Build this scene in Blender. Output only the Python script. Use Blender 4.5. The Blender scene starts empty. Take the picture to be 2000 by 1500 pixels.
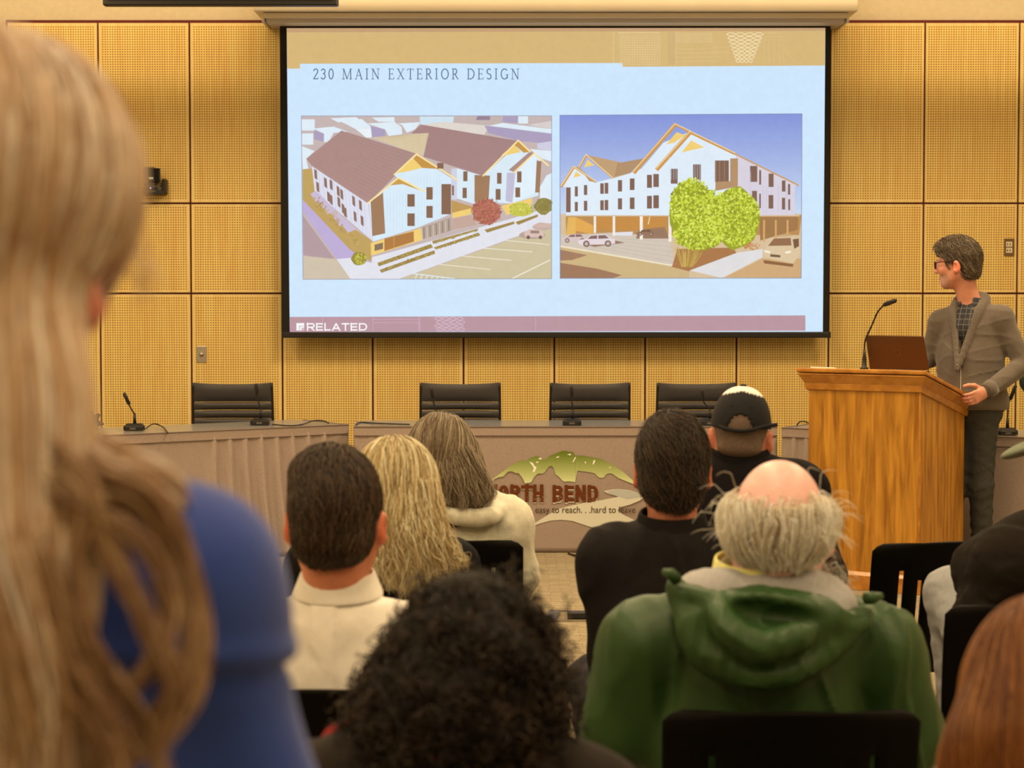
import bpy, bmesh, math, random
import numpy as np
from mathutils import Vector, Matrix

random.seed(7)
RNG = np.random.default_rng(7)
SC_ = bpy.context.scene
COL = SC_.collection

# ---------------------------------------------------------------- camera
FPX, HC_, TH = 4060.0, 1.557, math.atan(190.0 / 4060.0)     # focal length in px of the 2000 px frame, height, tilt down
cam_d = bpy.data.cameras.new('camera')
cam_d.sensor_width = 36.0
cam_d.lens = FPX / 2000.0 * 36.0
cam_d.clip_start, cam_d.clip_end = 0.05, 100
cam_d.dof.use_dof = True
cam_d.dof.focus_distance = 9.0
cam_d.dof.aperture_fstop = 6.4
cam = bpy.data.objects.new('camera', cam_d)
COL.objects.link(cam)
cam.location = (0, 0, HC_)
cam.rotation_euler = (math.pi / 2 - TH, 0, 0)
SC_.camera = cam

# ---------------------------------------------------------------- world, exposure
w = bpy.data.worlds.new('world'); SC_.world = w; w.use_nodes = True
w.node_tree.nodes['Background'].inputs[0].default_value = (1.0, .76, .48, 1)
w.node_tree.nodes['Background'].inputs[1].default_value = 0.0
SC_.view_settings.view_transform = 'Standard'
SC_.view_settings.look = 'None'
SC_.view_settings.gamma = 1.0
SC_.view_settings.exposure = 0.0
SC_.view_settings.use_curve_mapping = False

# ---------------------------------------------------------------- the room's ceiling lamps
CEIL = 3.95
WARM = (1.0, .735, .42)
LAMPS = []
def lamp(x, y, z, sx, sy, power, rx=0.0, col=WARM):
    l = bpy.data.lights.new('troffer_light', 'AREA')
    l.shape = 'RECTANGLE'; l.size = sx; l.size_y = sy; l.energy = power; l.color = col
    o = bpy.data.objects.new('troffer_light', l); COL.objects.link(o)
    o.location = (x, y, z); o.rotation_euler = (rx, 0, 0)
    return o
LP = 47.0
for yy in (0.6, 3.0, 5.4, 7.8, 10.2):
    for xx in (-3.0, 0.0, 3.0):
        lamp(xx, yy, CEIL - .06, .56, 1.16, LP * (2.0 if yy > 9 else .78)); LAMPS.append((xx, yy))
# unseen strip light, added to brighten the top of the front wall
lamp(0.0, 13.02, 3.84, 9.6, .08, 56.0, rx=math.radians(35))

# ---------------------------------------------------------------- helpers
FWD = np.array([0, math.cos(TH), -math.sin(TH)]); UPV = np.array([0, math.sin(TH), math.cos(TH)]); RTV = np.array([1.0, 0, 0])
def P(px, py, Y):
    """world point seen at pixel (px,py) of the photograph on the plane at distance Y"""
    d = FWD + RTV * ((px - 1000.0) / FPX) + UPV * ((750.0 - py) / FPX)
    t = Y / d[1]
    return np.array([0, 0, HC_]) + d * t
def V(*a): return np.array(a, float)
def lin(c):
    c = np.asarray(c, float) / 255.0
    return np.where(c <= .04045, c / 12.92, ((c + .055) / 1.055) ** 2.4)
LWHITE = np.array([.98, .72, .42])
def A(r, g, b, k=1.0):
    """surface colour of a thing that shows as this sRGB colour in the lamps' warm light"""
    return tuple(np.clip(lin((r, g, b)) / LWHITE * k, .002, .92))
def nrm(v):
    v = np.asarray(v, float); return v / (np.linalg.norm(v) + 1e-12)

def mat(name, col, rough=.6, metal=0.0, var=0.0, scale=12.0, stretch=(1, 1, 1), bump=0.0, bscale=None, spec=.4, col2=None, sheen=0.0, detail=4.0):
    m = bpy.data.materials.new(name); m.use_nodes = True
    nt = m.node_tree; b = nt.nodes['Principled BSDF']
    b.inputs['Base Color'].default_value = (*col[:3], 1)
    b.inputs['Roughness'].default_value = rough; b.inputs['Metallic'].default_value = metal
    b.inputs['Specular IOR Level'].default_value = spec
    if sheen: b.inputs['Sheen Weight'].default_value = sheen
    if var or bump or col2:
        tc = nt.nodes.new('ShaderNodeTexCoord'); mp = nt.nodes.new('ShaderNodeMapping')
        mp.inputs['Scale'].default_value = stretch
        nt.links.new(tc.outputs['Object'], mp.inputs[0])
        n = nt.nodes.new('ShaderNodeTexNoise'); n.inputs['Scale'].default_value = scale; n.inputs['Detail'].default_value = detail
        nt.links.new(mp.outputs[0], n.inputs['Vector'])
        if var or col2:
            r = nt.nodes.new('ShaderNodeValToRGB')
            c1 = np.clip(np.array(col[:3]) * (1 - var), 0, 1); c2 = np.clip(np.array((col2 or col)[:3]) * (1 + var), 0, 1)
            r.color_ramp.elements[0].position = .3; r.color_ramp.elements[1].position = .7
            r.color_ramp.elements[0].color = (*c1, 1); r.color_ramp.elements[1].color = (*c2, 1)
            nt.links.new(n.outputs[0], r.inputs[0]); nt.links.new(r.outputs[0], b.inputs['Base Color'])
        if bump:
            n2 = n
            if bscale:
                n2 = nt.nodes.new('ShaderNodeTexNoise'); n2.inputs['Scale'].default_value = bscale; n2.inputs['Detail'].default_value = 3
                nt.links.new(mp.outputs[0], n2.inputs['Vector'])
            bp = nt.nodes.new('ShaderNodeBump'); bp.inputs['Strength'].default_value = bump; bp.inputs['Distance'].default_value = .004
            nt.links.new(n2.outputs[0], bp.inputs['Height']); nt.links.new(bp.outputs[0], b.inputs['Normal'])
    return m

def attr_mat(name, rough=.5, spec=.35, emit=False, sss=0.0, var=0.0, scale=60):
    m = bpy.data.materials.new(name); m.use_nodes = True
    nt = m.node_tree; b = nt.nodes['Principled BSDF']
    a = nt.nodes.new('ShaderNodeAttribute'); a.attribute_name = 'Col'
    src = a.outputs['Color']
    if var:
        tc = nt.nodes.new('ShaderNodeTexCoord'); n = nt.nodes.new('ShaderNodeTexNoise'); n.inputs['Scale'].default_value = scale
        nt.links.new(tc.outputs['Object'], n.inputs['Vector'])
        mr = nt.nodes.new('ShaderNodeMapRange'); mr.inputs[1].default_value = .3; mr.inputs[2].default_value = .7
        mr.inputs[3].default_value = 1 - var; mr.inputs[4].default_value = 1 + var
        nt.links.new(n.outputs[0], mr.inputs[0])
        mx = nt.nodes.new('ShaderNodeVectorMath'); mx.operation = 'MULTIPLY'
        nt.links.new(src, mx.inputs[0]); nt.links.new(mr.outputs[0], mx.inputs[1]); src = mx.outputs[0]
    if emit:
        b.inputs['Base Color'].default_value = (.03, .03, .03, 1); b.inputs['Roughness'].default_value = .9
        b.inputs['Specular IOR Level'].default_value = 0
        nt.links.new(src, b.inputs['Emission Color']); b.inputs['Emission Strength'].default_value = 1.0
    else:
        nt.links.new(src, b.inputs['Base Color']); b.inputs['Roughness'].default_value = rough
        b.inputs['Specular IOR Level'].default_value = spec
        if sss:
            b.inputs['Subsurface Weight'].default_value = sss; b.inputs['Subsurface Scale'].default_value = .01
            b.inputs['Subsurface Radius'].default_value = (1, .35, .2)
    return m

def worldm(o):
    m = o.matrix_basis.copy()
    if o.parent: m = worldm(o.parent) @ o.matrix_parent_inverse @ m
    return m
def obj(name, me, m=None, parent=None):
    o = bpy.data.objects.new(name, me); COL.objects.link(o)
    if m is not None and me is not None:
        for mm in (m if isinstance(m, (list, tuple)) else [m]): me.materials.append(mm)
    if parent is not None:
        o.parent = parent; o.matrix_parent_inverse = worldm(parent).inverted()
    return o
def tag(o, label=None, cat=None, group=None, kind=None):
    if label: o['label'] = label
    if cat: o['category'] = cat
    if group: o['group'] = group
    if kind: o['kind'] = kind
    return o
def thing(name, label, cat, loc=(0, 0, 0), rz=0.0, group=None):
    o = bpy.data.objects.new(name, None); COL.objects.link(o); o.empty_display_size = .1
    o.location = Vector(loc); o.rotation_euler = (0, 0, rz)
    return tag(o, label, cat, group)
def copy_tree(o, parent=None):
    c = o.copy(); COL.objects.link(c)
    if parent is not None: c.parent = parent
    for ch in list(o.children): copy_tree(ch, c)
    return c

# ---- mesh building: a small collector
class MB:
    def __init__(s): s.v = []; s.f = []; s.mi = []; s.cur = 0
    def add(s, vs, fs, mi=None):
        b = len(s.v); s.v += [tuple(map(float, p)) for p in vs]
        s.f += [tuple(i + b for i in f) for f in fs]; s.mi += [s.cur if mi is None else mi] * len(fs)
    def box(s, c, h, R=None):
        c = np.array(c, float); R = np.eye(3) if R is None else np.array(R)
        vs = [c + R @ (np.array(q) * h) for q in ((-1,-1,-1),(1,-1,-1),(1,1,-1),(-1,1,-1),(-1,-1,1),(1,-1,1),(1,1,1),(-1,1,1))]
        s.add(vs, [(3,2,1,0),(4,5,6,7),(0,1,5,4),(1,2,6,5),(2,3,7,6),(3,0,4,7)]); return s
    def bx(s, x0, x1, y0, y1, z0, z1):
        return s.box(((x0+x1)/2, (y0+y1)/2, (z0+z1)/2), (abs(x1-x0)/2, abs(y1-y0)/2, abs(z1-z0)/2))
    def tube(s, pts, rad, n=8, caps=True):
        pts = [np.array(p, float) for p in pts]; N = len(pts)
        rad = [rad] * N if np.isscalar(rad) else list(rad)
        prev = None; rings = []
        for i, p in enumerate(pts):
            t = nrm(pts[min(i+1, N-1)] - pts[max(i-1, 0)])
            if prev is None:
                a = np.array([0, 0, 1.0]) if abs(t[2]) < .9 else np.array([1.0, 0, 0])
            else: a = prev
            u = nrm(a - t * (a @ t)); prev = u; vv = np.cross(t, u)
            rings.append([p + rad[i] * (u * math.cos(2*math.pi*k/n) + vv * math.sin(2*math.pi*k/n)) for k in range(n)])
        vs = [q for r in rings for q in r]; fs = []
        for i in range(N-1):
            for k in range(n):
                k2 = (k+1) % n; fs.append((i*n+k, i*n+k2, (i+1)*n+k2, (i+1)*n+k))
        if caps: fs += [tuple(range(n-1, -1, -1)), tuple((N-1)*n + k for k in range(n))]
        s.add(vs, fs); return s
    def lathe(s, c, prof, n=20, axis=(0, 0, 1)):
        ax = nrm(axis); a = np.array([1.0, 0, 0]) if abs(ax[0]) < .9 else np.array([0, 1.0, 0])
        u = nrm(a - ax * (a @ ax)); vv = np.cross(ax, u); c = np.array(c, float); vs = []; fs = []
        for r, z in prof:
            vs += [c + ax*z + r*(u*math.cos(2*math.pi*k/n) + vv*math.sin(2*math.pi*k/n)) for k in range(n)]
        for i in range(len(prof)-1):
            for k in range(n):
                k2 = (k+1) % n; fs.append((i*n+k, i*n+k2, (i+1)*n+k2, (i+1)*n+k))
        fs += [tuple(range(n-1, -1, -1)), tuple((len(prof)-1)*n + k for k in range(n))]
        s.add(vs, fs); return s
    def prism(s, poly, d):
        """poly: list of 3-D points (planar), extruded by vector d"""
        n = len(poly); vs = [np.array(p, float) for p in poly] + [np.array(p, float) + d for p in poly]
        s.add(vs, [tuple(range(n-1, -1, -1)), tuple(range(n, 2*n))] + [(i, (i+1) % n, n + (i+1) % n, n + i) for i in range(n)]); return s
    def grid(s, pts, skip=None, wrap=False):
        """pts[i][j] 3-D points"""
        ni = len(pts); nj = len(pts[0]); vs = [p for r in pts for p in r]; fs = []
        for i in range(ni-1):
            for j in range(nj if wrap else nj-1):
                if skip and skip(i, j): continue
                j2 = (j+1) % nj; fs.append((i*nj+j, i*nj+j2, (i+1)*nj+j2, (i+1)*nj+j))
        s.add(vs, fs); return s
    def me(s, name='mesh', smooth=False):
        me = bpy.data.meshes.new(name); me.from_pydata(s.v, [], s.f)
        if any(s.mi): me.polygons.foreach_set('material_index', s.mi)
        if smooth: me.polygons.foreach_set('use_smooth', [True] * len(s.f))
        me.update(); return me
    def obj(s, name, m, parent=None, smooth=False, bevel=0.0, solid=0.0, subsurf=0, seg=2):
        o = obj(name, s.me(name, smooth), m, parent)
        if solid:
            md = o.modifiers.new('solid', 'SOLIDIFY'); md.thickness = solid; md.offset = 0
        if subsurf:
            md = o.modifiers.new('sub', 'SUBSURF'); md.levels = md.render_levels = subsurf
        if bevel:
            md = o.modifiers.new('bevel', 'BEVEL'); md.width = bevel; md.segments = seg; md.limit_method = 'ANGLE'
        return o
def arc(pts, n=24):
    """smooth Catmull-Rom curve through pts"""
    pts = [np.array(p, float) for p in pts]; q = [2*pts[0]-pts[1]] + pts + [2*pts[-1]-pts[-2]]; out = []
    m = len(pts) - 1
    for i in range(n+1):
        t = i / n * m; k = min(int(t), m-1); t -= k
        p0, p1, p2, p3 = q[k:k+4]
        out.append(.5 * (2*p1 + (p2-p0)*t + (2*p0-5*p1+4*p2-p3)*t*t + (3*p1-p0-3*p2+p3)*t**3))
    return out

# ---------------------------------------------------------------- signed-distance bodies (people, hair, cloth)
class Sdf:
    def __init__(s): s.ops = []
    def _op(s, f, lo, hi, k, sub): s.ops.append((f, np.array(lo, float), np.array(hi, float), k, sub)); return s
    def cap(s, a, b, ra, rb=None, k=.03, sub=False, w=None, q=1.0):
        """tapered capsule; w,q: flattened along direction w to the fraction q"""
        a = np.array(a, float); b = np.array(b, float); rb = ra if rb is None else rb
        ww = None if w is None else nrm(w); a2, b2 = a, b
        if ww is not None: b2 = b + (1/q - 1) * ((b - a) @ ww) * ww
        ab = b2 - a2; L = max(ab @ ab, 1e-12)
        def f(p):
            d = p - a
            if ww is not None: d = d + ((1/q - 1) * (d @ ww))[..., None] * ww
            h = np.clip((d @ ab) / L, 0, 1)
            e = np.sqrt(np.sum((d - h[..., None] * ab) ** 2, -1)) - (ra + (rb - ra) * h)
            return e * (1.0 if ww is None else (q + 1) / 2)
        R = max(ra, rb)
        return s._op(f, np.minimum(a, b) - R, np.maximum(a, b) + R, k, sub)
    def ell(s, c, r, R=None, k=.03, sub=False):
        c = np.array(c, float); r = np.array(r if not np.isscalar(r) else (r, r, r), float)
        def f(p):
            d = p - c
            if R is not None: d = d @ R
            k0 = np.sqrt(np.sum((d / r) ** 2, -1)); k1 = np.sqrt(np.sum((d / (r * r)) ** 2, -1)) + 1e-9
            return k0 * (k0 - 1) / k1
        ext = np.sqrt(((np.eye(3) if R is None else R) ** 2) @ (r ** 2))
        return s._op(f, c - ext, c + ext, k, sub)
    def box(s, c, h, R=None, r=.01, k=.02, sub=False):
        c = np.array(c, float); h = np.array(h, float)
        def f(p):
            d = p - c
            if R is not None: d = d @ R
            q = np.abs(d) - h + r
            return np.sqrt(np.sum(np.maximum(q, 0) ** 2, -1)) + np.minimum(np.max(q, -1), 0) - r
        ext = np.abs(np.eye(3) if R is None else R) @ h
        return s._op(f, c - ext, c + ext, k, sub)
    @staticmethod
    def mix(d, e, k, sub):
        if sub:
            e = -e; h = np.maximum(k - np.abs(d - e), 0) / k; return np.maximum(d, e) + h * h * k * .25
        h = np.maximum(k - np.abs(d - e), 0) / k; return np.minimum(d, e) - h * h * k * .25
    def __call__(s, p):
        d = np.full(p.shape[:-1], .3)
        for f, lo, hi, k, sub in s.ops: d = s.mix(d, f(p), k, sub)
        return d
    def grad(s, p, e=.003):
        o = np.array([[1, -1, -1], [-1, -1, 1], [-1, 1, -1], [1, 1, 1]], float)
        g = sum(v * s(p + v * e)[..., None] for v in o)
        return g / (np.linalg.norm(g, axis=-1, keepdims=True) + 1e-9)
    def mesh(s, name, vox, disp=None, color=None):
        lo = np.min([o[1] for o in s.ops if not o[4]], 0) - 3 * vox - .01
        hi = np.max([o[2] for o in s.ops if not o[4]], 0) + 3 * vox + .01
        n = np.ceil((hi - lo) / vox).astype(int) + 1
        F = np.full(n, .3, np.float32)
        ax = [lo[i] + vox * np.arange(n[i]) for i in range(3)]
        for f, l, h, k, sub in s.ops:
            m = k + 3 * vox
            i0 = np.clip(np.floor((l - m - lo) / vox).astype(int), 0, n); i1 = np.clip(np.ceil((h + m - lo) / vox).astype(int) + 1, 0, n)
            if np.any(i1 <= i0): continue
            sl = tuple(slice(i0[i], i1[i]) for i in range(3))
            g = np.stack(np.meshgrid(*[ax[i][sl[i]] for i in range(3)], indexing='ij'), -1)
            F[sl] = s.mix(F[sl], f(g).astype(np.float32), k, sub)
        if disp is not None:
            I = np.argwhere(np.abs(F) < .035)
            F[I[:, 0], I[:, 1], I[:, 2]] += disp(lo + I * vox).astype(np.float32)
        S = F < 0
        c8 = [(a, b, c) for a in (0, 1) for b in (0, 1) for c in (0, 1)]
        cnt = sum(S[a:n[0]-1+a, b:n[1]-1+b, c:n[2]-1+c].astype(np.int8) for a, b, c in c8)
        act = np.argwhere((cnt > 0) & (cnt < 8)); idx = np.full(n - 1, -1, np.int64)
        idx[act[:, 0], act[:, 1], act[:, 2]] = np.arange(len(act))
        val = np.stack([F[act[:, 0]+a, act[:, 1]+b, act[:, 2]+c] for a, b, c in c8], 1)
        cc = np.array(c8, float); acc = np.zeros((len(act), 3)); num = np.zeros(len(act))
        for i in range(8):
            for j in range(i+1, 8):
                if np.sum(np.abs(cc[i] - cc[j])) != 1: continue
                x = (val[:, i] < 0) != (val[:, j] < 0)
                t = val[:, i] / (val[:, i] - val[:, j] + 1e-12)
                acc[x] += cc[i] + t[x, None] * (cc[j] - cc[i]); num[x] += 1
        vs = lo + vox * (act + acc / num[:, None])
        quads = []
        for a in range(3):
            b, c = (a+1) % 3, (a+2) % 3
            sl0 = [slice(None)] * 3; sl1 = [slice(None)] * 3; sl0[a] = slice(0, -1); sl1[a] = slice(1, None)
            E = np.argwhere(S[tuple(sl0)] != S[tuple(sl1)])
            E = E[(E[:, b] > 0) & (E[:, c] > 0) & (E[:, b] < n[b]-1) & (E[:, c] < n[c]-1)]
            def ix(db, dc):
                q = E.copy(); q[:, b] += db; q[:, c] += dc; return idx[q[:, 0], q[:, 1], q[:, 2]]
            Q = np.stack([ix(-1, -1), ix(0, -1), ix(0, 0), ix(-1, 0)], 1)
            fl = ~S[E[:, 0], E[:, 1], E[:, 2]]
            Q[fl] = Q[fl][:, ::-1]; quads.append(Q)
        Q = np.concatenate(quads); me = bpy.data.meshes.new(name)
        me.vertices.add(len(vs)); me.vertices.foreach_set('co', vs.ravel())
        me.loops.add(Q.size); me.loops.foreach_set('vertex_index', Q.ravel().astype(np.int32))
        me.polygons.add(len(Q)); me.polygons.foreach_set('loop_start', (np.arange(len(Q)) * 4).astype(np.int32))
        me.update(calc_edges=True); me.polygons.foreach_set('use_smooth', np.ones(len(Q), bool))
        if color is not None:
            c = color(vs); at = me.attributes.new('Col', 'FLOAT_COLOR', 'POINT')
            at.data.foreach_set('color', np.concatenate([c, np.ones((len(vs), 1))], 1).ravel().astype(np.float32))
        me.validate(); me.update()
        return me, vs

def noise3(seed, freq, n=5, warp=.35):
    """cheap smooth pseudo-noise: warped sines"""
    r = np.random.default_rng(seed)
    K = r.normal(size=(n, 3)); K /= np.linalg.norm(K, axis=1, keepdims=True); K *= freq * r.uniform(.6, 1.4, (n, 1)); ph = r.uniform(0, 6.28, n)
    def f(p, st=(1, 1, 1)):
        p = p * np.array(st, float); o = 0; wv = 0
        for k, h in zip(K, ph):
            s = np.sin(p @ k + h + wv); wv = wv * .5 + warp * 3 * s; o = o + s
        return o / n
    return f

def folds(*terms):
    """terms: (amp, freq, stretch, seed)"""
    fs = [(a, noise3(sd, fr * 2.0), st) for a, fr, st, sd in terms]
    return lambda p: sum(a * f(p, st) for a, f, st in fs)

def ridged(*terms):
    """sharp cloth creases: (amp, freq, stretch, seed)"""
    fs = [(a, noise3(sd, fr * 2.6, 3, .25), st) for a, fr, st, sd in terms]
    return lambda p: sum(-a * np.maximum(0, 1 - 2.6 * np.abs(f(p, st))) ** 1.4 for a, f, st in fs)
def both(*fs): return lambda p: sum(f(p) for f in fs)

def strands(name, parent, m, sdf, roots, flow, length, seg=12, rad=.0006, off=.002, hug=1.0, noise=.15, seed=1, nf=16, jw=.5, endfree=.5, tip=.35):
    r = np.random.default_rng(seed); N = len(roots); p = roots.copy()
    L = np.broadcast_to(np.asarray(length, float), (N,)) * r.uniform(.8, 1.12, N); st = (L / (seg-1))[:, None]
    offs = off * r.uniform(.1, 1.7, N); nz = noise3(seed+5, nf, 4); nz2 = noise3(seed+6, nf, 4); nz3 = noise3(seed+7, 40, 4)
    pts = [p.copy()]; jit = r.normal(size=(N, 3))
    for i in range(1, seg):
        t = i / (seg-1); n = sdf.grad(p) if sdf is not None else np.zeros_like(p)
        d = flow(p, n, t) + noise * (np.stack([nz(p), nz2(p), nz3(p)], 1) * 1.2 + jit * jw)
        hg = hug * (1 - endfree * t ** 3)
        if sdf is not None: d = d - n * (np.sum(d * n, 1) * hg)[:, None]
        d /= np.linalg.norm(d, axis=1, keepdims=True) + 1e-9
        p = p + d * st
        if sdf is not None:
            e = sdf(p) - offs; p = p - n * (np.where(e > 0, e * hg * .6, e))[:, None]
        pts.append(p.copy())
    A_ = np.stack(pts, 1)
    cv = bpy.data.hair_curves.new(name); cv.add_curves([seg] * N)
    cv.position_data.foreach_set('vector', A_.reshape(-1).astype(np.float32))
    ra = cv.attributes.get('radius') or cv.attributes.new('radius', 'FLOAT', 'POINT')
    tt = np.linspace(0, 1, seg); rr = rad * (1 - (1 - tip) * tt ** 2)
    ra.data.foreach_set('value', np.tile(rr, N).astype(np.float32) * np.repeat(r.uniform(.7, 1.3, N), seg).astype(np.float32))
    cv.materials.append(m)
    o = bpy.data.objects.new(name, cv); COL.objects.link(o); o.parent = parent; o.matrix_parent_inverse = worldm(parent).inverted()
    o['kind'] = 'stuff'
    return o

def hair_mat(name, c1, c2, c3=None, rough=.45, spec=.5):
    """c1..c3 surface colours, one picked per strand"""
    m = bpy.data.materials.new(name); m.use_nodes = True; nt = m.node_tree; b = nt.nodes['Principled BSDF']
    h = nt.nodes.new('ShaderNodeHairInfo'); r = nt.nodes.new('ShaderNodeValToRGB')
    r.color_ramp.elements[0].color = (*c1, 1); r.color_ramp.elements[1].color = (*(c3 or c2), 1)
    if c3: e = r.color_ramp.elements.new(.55); e.color = (*c2, 1)
    nt.links.new(h.outputs['Random'], r.inputs[0]); nt.links.new(r.outputs[0], b.inputs['Base Color'])
    b.inputs['Roughness'].default_value = rough; b.inputs['Specular IOR Level'].default_value = spec
    return m

# ================================================================ THE ROOM
YW = 13.90                                    # front of the perforated panels
def Q(px, py, z):
    """world point seen at a pixel on the level z"""
    d = FWD + RTV * ((px - 1000.0) / FPX) + UPV * ((750.0 - py) / FPX)
    return np.array([0, 0, HC_]) + d * ((z - HC_) / d[2])

M_cream = mat('cream_paint', A(214, 176, 118), .8, var=.04, scale=30, bump=.1, bscale=220)
M_ceil = mat('ceiling_white', (.8, .78, .74), .9, var=.03, scale=8)
M_reveal = mat('dark_red_reveal', A(92, 12, 2), .6)
M_black = mat('black_plastic', (.012, .011, .011), .45)
M_blackm = mat('black_matte', (.008, .008, .008), .8)
M_chrome = mat('chrome', (.75, .73, .7), .16, 1.0)
M_steel = mat('brushed_steel', (.55, .52, .47), .35, 1.0)
M_case = mat('cream_screen_case', A(224, 186, 130), .5, var=.02, scale=5)
M_case2 = mat('grey_screen_case', A(190, 160, 120), .5)

def carpet_mat():
    m = bpy.data.materials.new('carpet'); m.use_nodes = True; nt = m.node_tree; b = nt.nodes['Principled BSDF']
    tc = nt.nodes.new('ShaderNodeTexCoord'); mp = nt.nodes.new('ShaderNodeMapping'); mp.inputs['Scale'].default_value = (1, 1, 1)
    nt.links.new(tc.outputs['Object'], mp.inputs[0])
    br = nt.nodes.new('ShaderNodeTexBrick'); br.inputs['Scale'].default_value = 1.0
    br.inputs['Brick Width'].default_value = .11; br.inputs['Row Height'].default_value = .03; br.inputs['Mortar Size'].default_value = .005
    br.inputs['Color1'].default_value = (*A(162, 132, 86), 1); br.inputs['Color2'].default_value = (*A(142, 113, 71), 1); br.inputs['Mortar'].default_value = (*A(136, 107, 68), 1)
    n0 = nt.nodes.new('ShaderNodeTexNoise'); n0.inputs['Scale'].default_value = 9
    ad = nt.nodes.new('ShaderNodeVectorMath'); ad.operation = 'MULTIPLY_ADD'; ad.inputs[1].default_value = (.05, .05, .05)
    nt.links.new(mp.outputs[0], n0.inputs['Vector']); nt.links.new(n0.outputs['Color'], ad.inputs[0]); nt.links.new(mp.outputs[0], ad.inputs[2])
    nt.links.new(ad.outputs[0], br.inputs['Vector'])
    n = nt.nodes.new('ShaderNodeTexNoise'); n.inputs['Scale'].default_value = 160; n.inputs['Detail'].default_value = 3
    nt.links.new(tc.outputs['Object'], n.inputs['Vector'])
    mr = nt.nodes.new('ShaderNodeMapRange'); mr.inputs[1].default_value = .3; mr.inputs[2].default_value = .7; mr.inputs[3].default_value = .72; mr.inputs[4].default_value = 1.22
    nt.links.new(n.outputs[0], mr.inputs[0])
    mx = nt.nodes.new('ShaderNodeVectorMath'); mx.operation = 'MULTIPLY'
    nt.links.new(br.outputs[0], mx.inputs[0]); nt.links.new(mr.outputs[0], mx.inputs[1]); nt.links.new(mx.outputs[0], b.inputs['Base Color'])
    b.inputs['Roughness'].default_value = .95; b.inputs['Specular IOR Level'].default_value = .1
    bp = nt.nodes.new('ShaderNodeBump'); bp.inputs['Strength'].default_value = .5; bp.inputs['Distance'].default_value = .004
    nt.links.new(n.outputs[0], bp.inputs['Height']); nt.links.new(bp.outputs[0], b.inputs['Normal'])
    return m
X0, X1, YB = -5.2, 5.2, -2.5
tag(MB().bx(X0, X1, YB, 14.2, -.1, 0).obj('floor', carpet_mat()), 'beige patterned carpet floor', kind='structure')
tag(MB().bx(X0, X1, YB, 14.2, CEIL, CEIL + .1).obj('ceiling', M_ceil), 'white ceiling', kind='structure')
tag(MB().bx(X0 - .1, X0, YB, 14.2, 0, CEIL).obj('wall_left', M_cream), 'cream side wall', kind='structure')
tag(MB().bx(X1, X1 + .1, YB, 14.2, 0, CEIL).obj('wall_right', M_cream), 'cream side wall', kind='structure')
tag(MB().bx(X0, X1, YB - .1, YB, 0, CEIL).obj('wall_back', M_cream), 'cream wall behind the audience', kind='structure')
tag(MB().bx(X0, X1, 11.75, 11.95, 3.34, CEIL).obj('trim_1', M_ceil), 'unseen white soffit added to shade the upper front wall', kind='structure')  # unseen beam added to keep the ceiling lamps off the upper wall
tag(MB().bx(X0, X1, 12.80, 13.28, 3.49, 3.545).obj('trim_2', M_ceil), 'unseen white ledge added to cut off the strip light', kind='structure')  # unseen baffle added so the strip lights only the wall's top
wall = tag(MB().bx(X0, X1, 13.95, 14.2, 0, CEIL).obj('wall_front', M_cream), 'cream front wall clad in perforated maple panels', kind='structure')

def wood_nodes(nt, b, c1, c2, gscale, stretch, perf=False, hole=None):
    tc = nt.nodes.new('ShaderNodeTexCoord'); mp = nt.nodes.new('ShaderNodeMapping'); mp.inputs['Scale'].default_value = stretch
    oi = nt.nodes.new('ShaderNodeObjectInfo'); ad = nt.nodes.new('ShaderNodeVectorMath'); ad.operation = 'MULTIPLY_ADD'; ad.inputs[1].default_value = (7, 3, 5)
    cb = nt.nodes.new('ShaderNodeCombineXYZ')
    for i in range(3): nt.links.new(oi.outputs['Random'], cb.inputs[i])
    nt.links.new(tc.outputs['Object'], mp.inputs[0]); nt.links.new(cb.outputs[0], ad.inputs[0]); nt.links.new(mp.outputs[0], ad.inputs[2])
    n = nt.nodes.new('ShaderNodeTexNoise'); n.inputs['Scale'].default_value = gscale; n.inputs['Detail'].default_value = 5; n.inputs['Distortion'].default_value = .6
    nt.links.new(ad.outputs[0], n.inputs['Vector'])
    r = nt.nodes.new('ShaderNodeValToRGB'); r.color_ramp.elements[0].position = .32; r.color_ramp.elements[1].position = .68
    r.color_ramp.elements[0].color = (*c1, 1); r.color_ramp.elements[1].color = (*c2, 1)
    nt.links.new(n.outputs[0], r.inputs[0]); out = r.outputs[0]
    if perf:
        uv = nt.nodes.new('ShaderNodeUVMap'); fr = nt.nodes.new('ShaderNodeVectorMath'); fr.operation = 'FRACTION'
        nt.links.new(uv.outputs[0], fr.inputs[0])
        ds = nt.nodes.new('ShaderNodeVectorMath'); ds.operation = 'DISTANCE'; ds.inputs[1].default_value = (.5, .5, 0)
        nt.links.new(fr.outputs[0], ds.inputs[0])
        mr = nt.nodes.new('ShaderNodeMapRange'); mr.inputs[1].default_value = .22; mr.inputs[2].default_value = .32; mr.inputs[3].default_value = 1; mr.inputs[4].default_value = 0
        nt.links.new(ds.outputs['Value'], mr.inputs[0])
        mx = nt.nodes.new('ShaderNodeMix'); mx.data_type = 'RGBA'; mx.inputs['B'].default_value = (*hole, 1)
        nt.links.new(mr.outputs[0], mx.inputs['Factor']); nt.links.new(out, mx.inputs['A']); out = mx.outputs['Result']
    nt.links.new(out, b.inputs['Base Color'])
    return n
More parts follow.
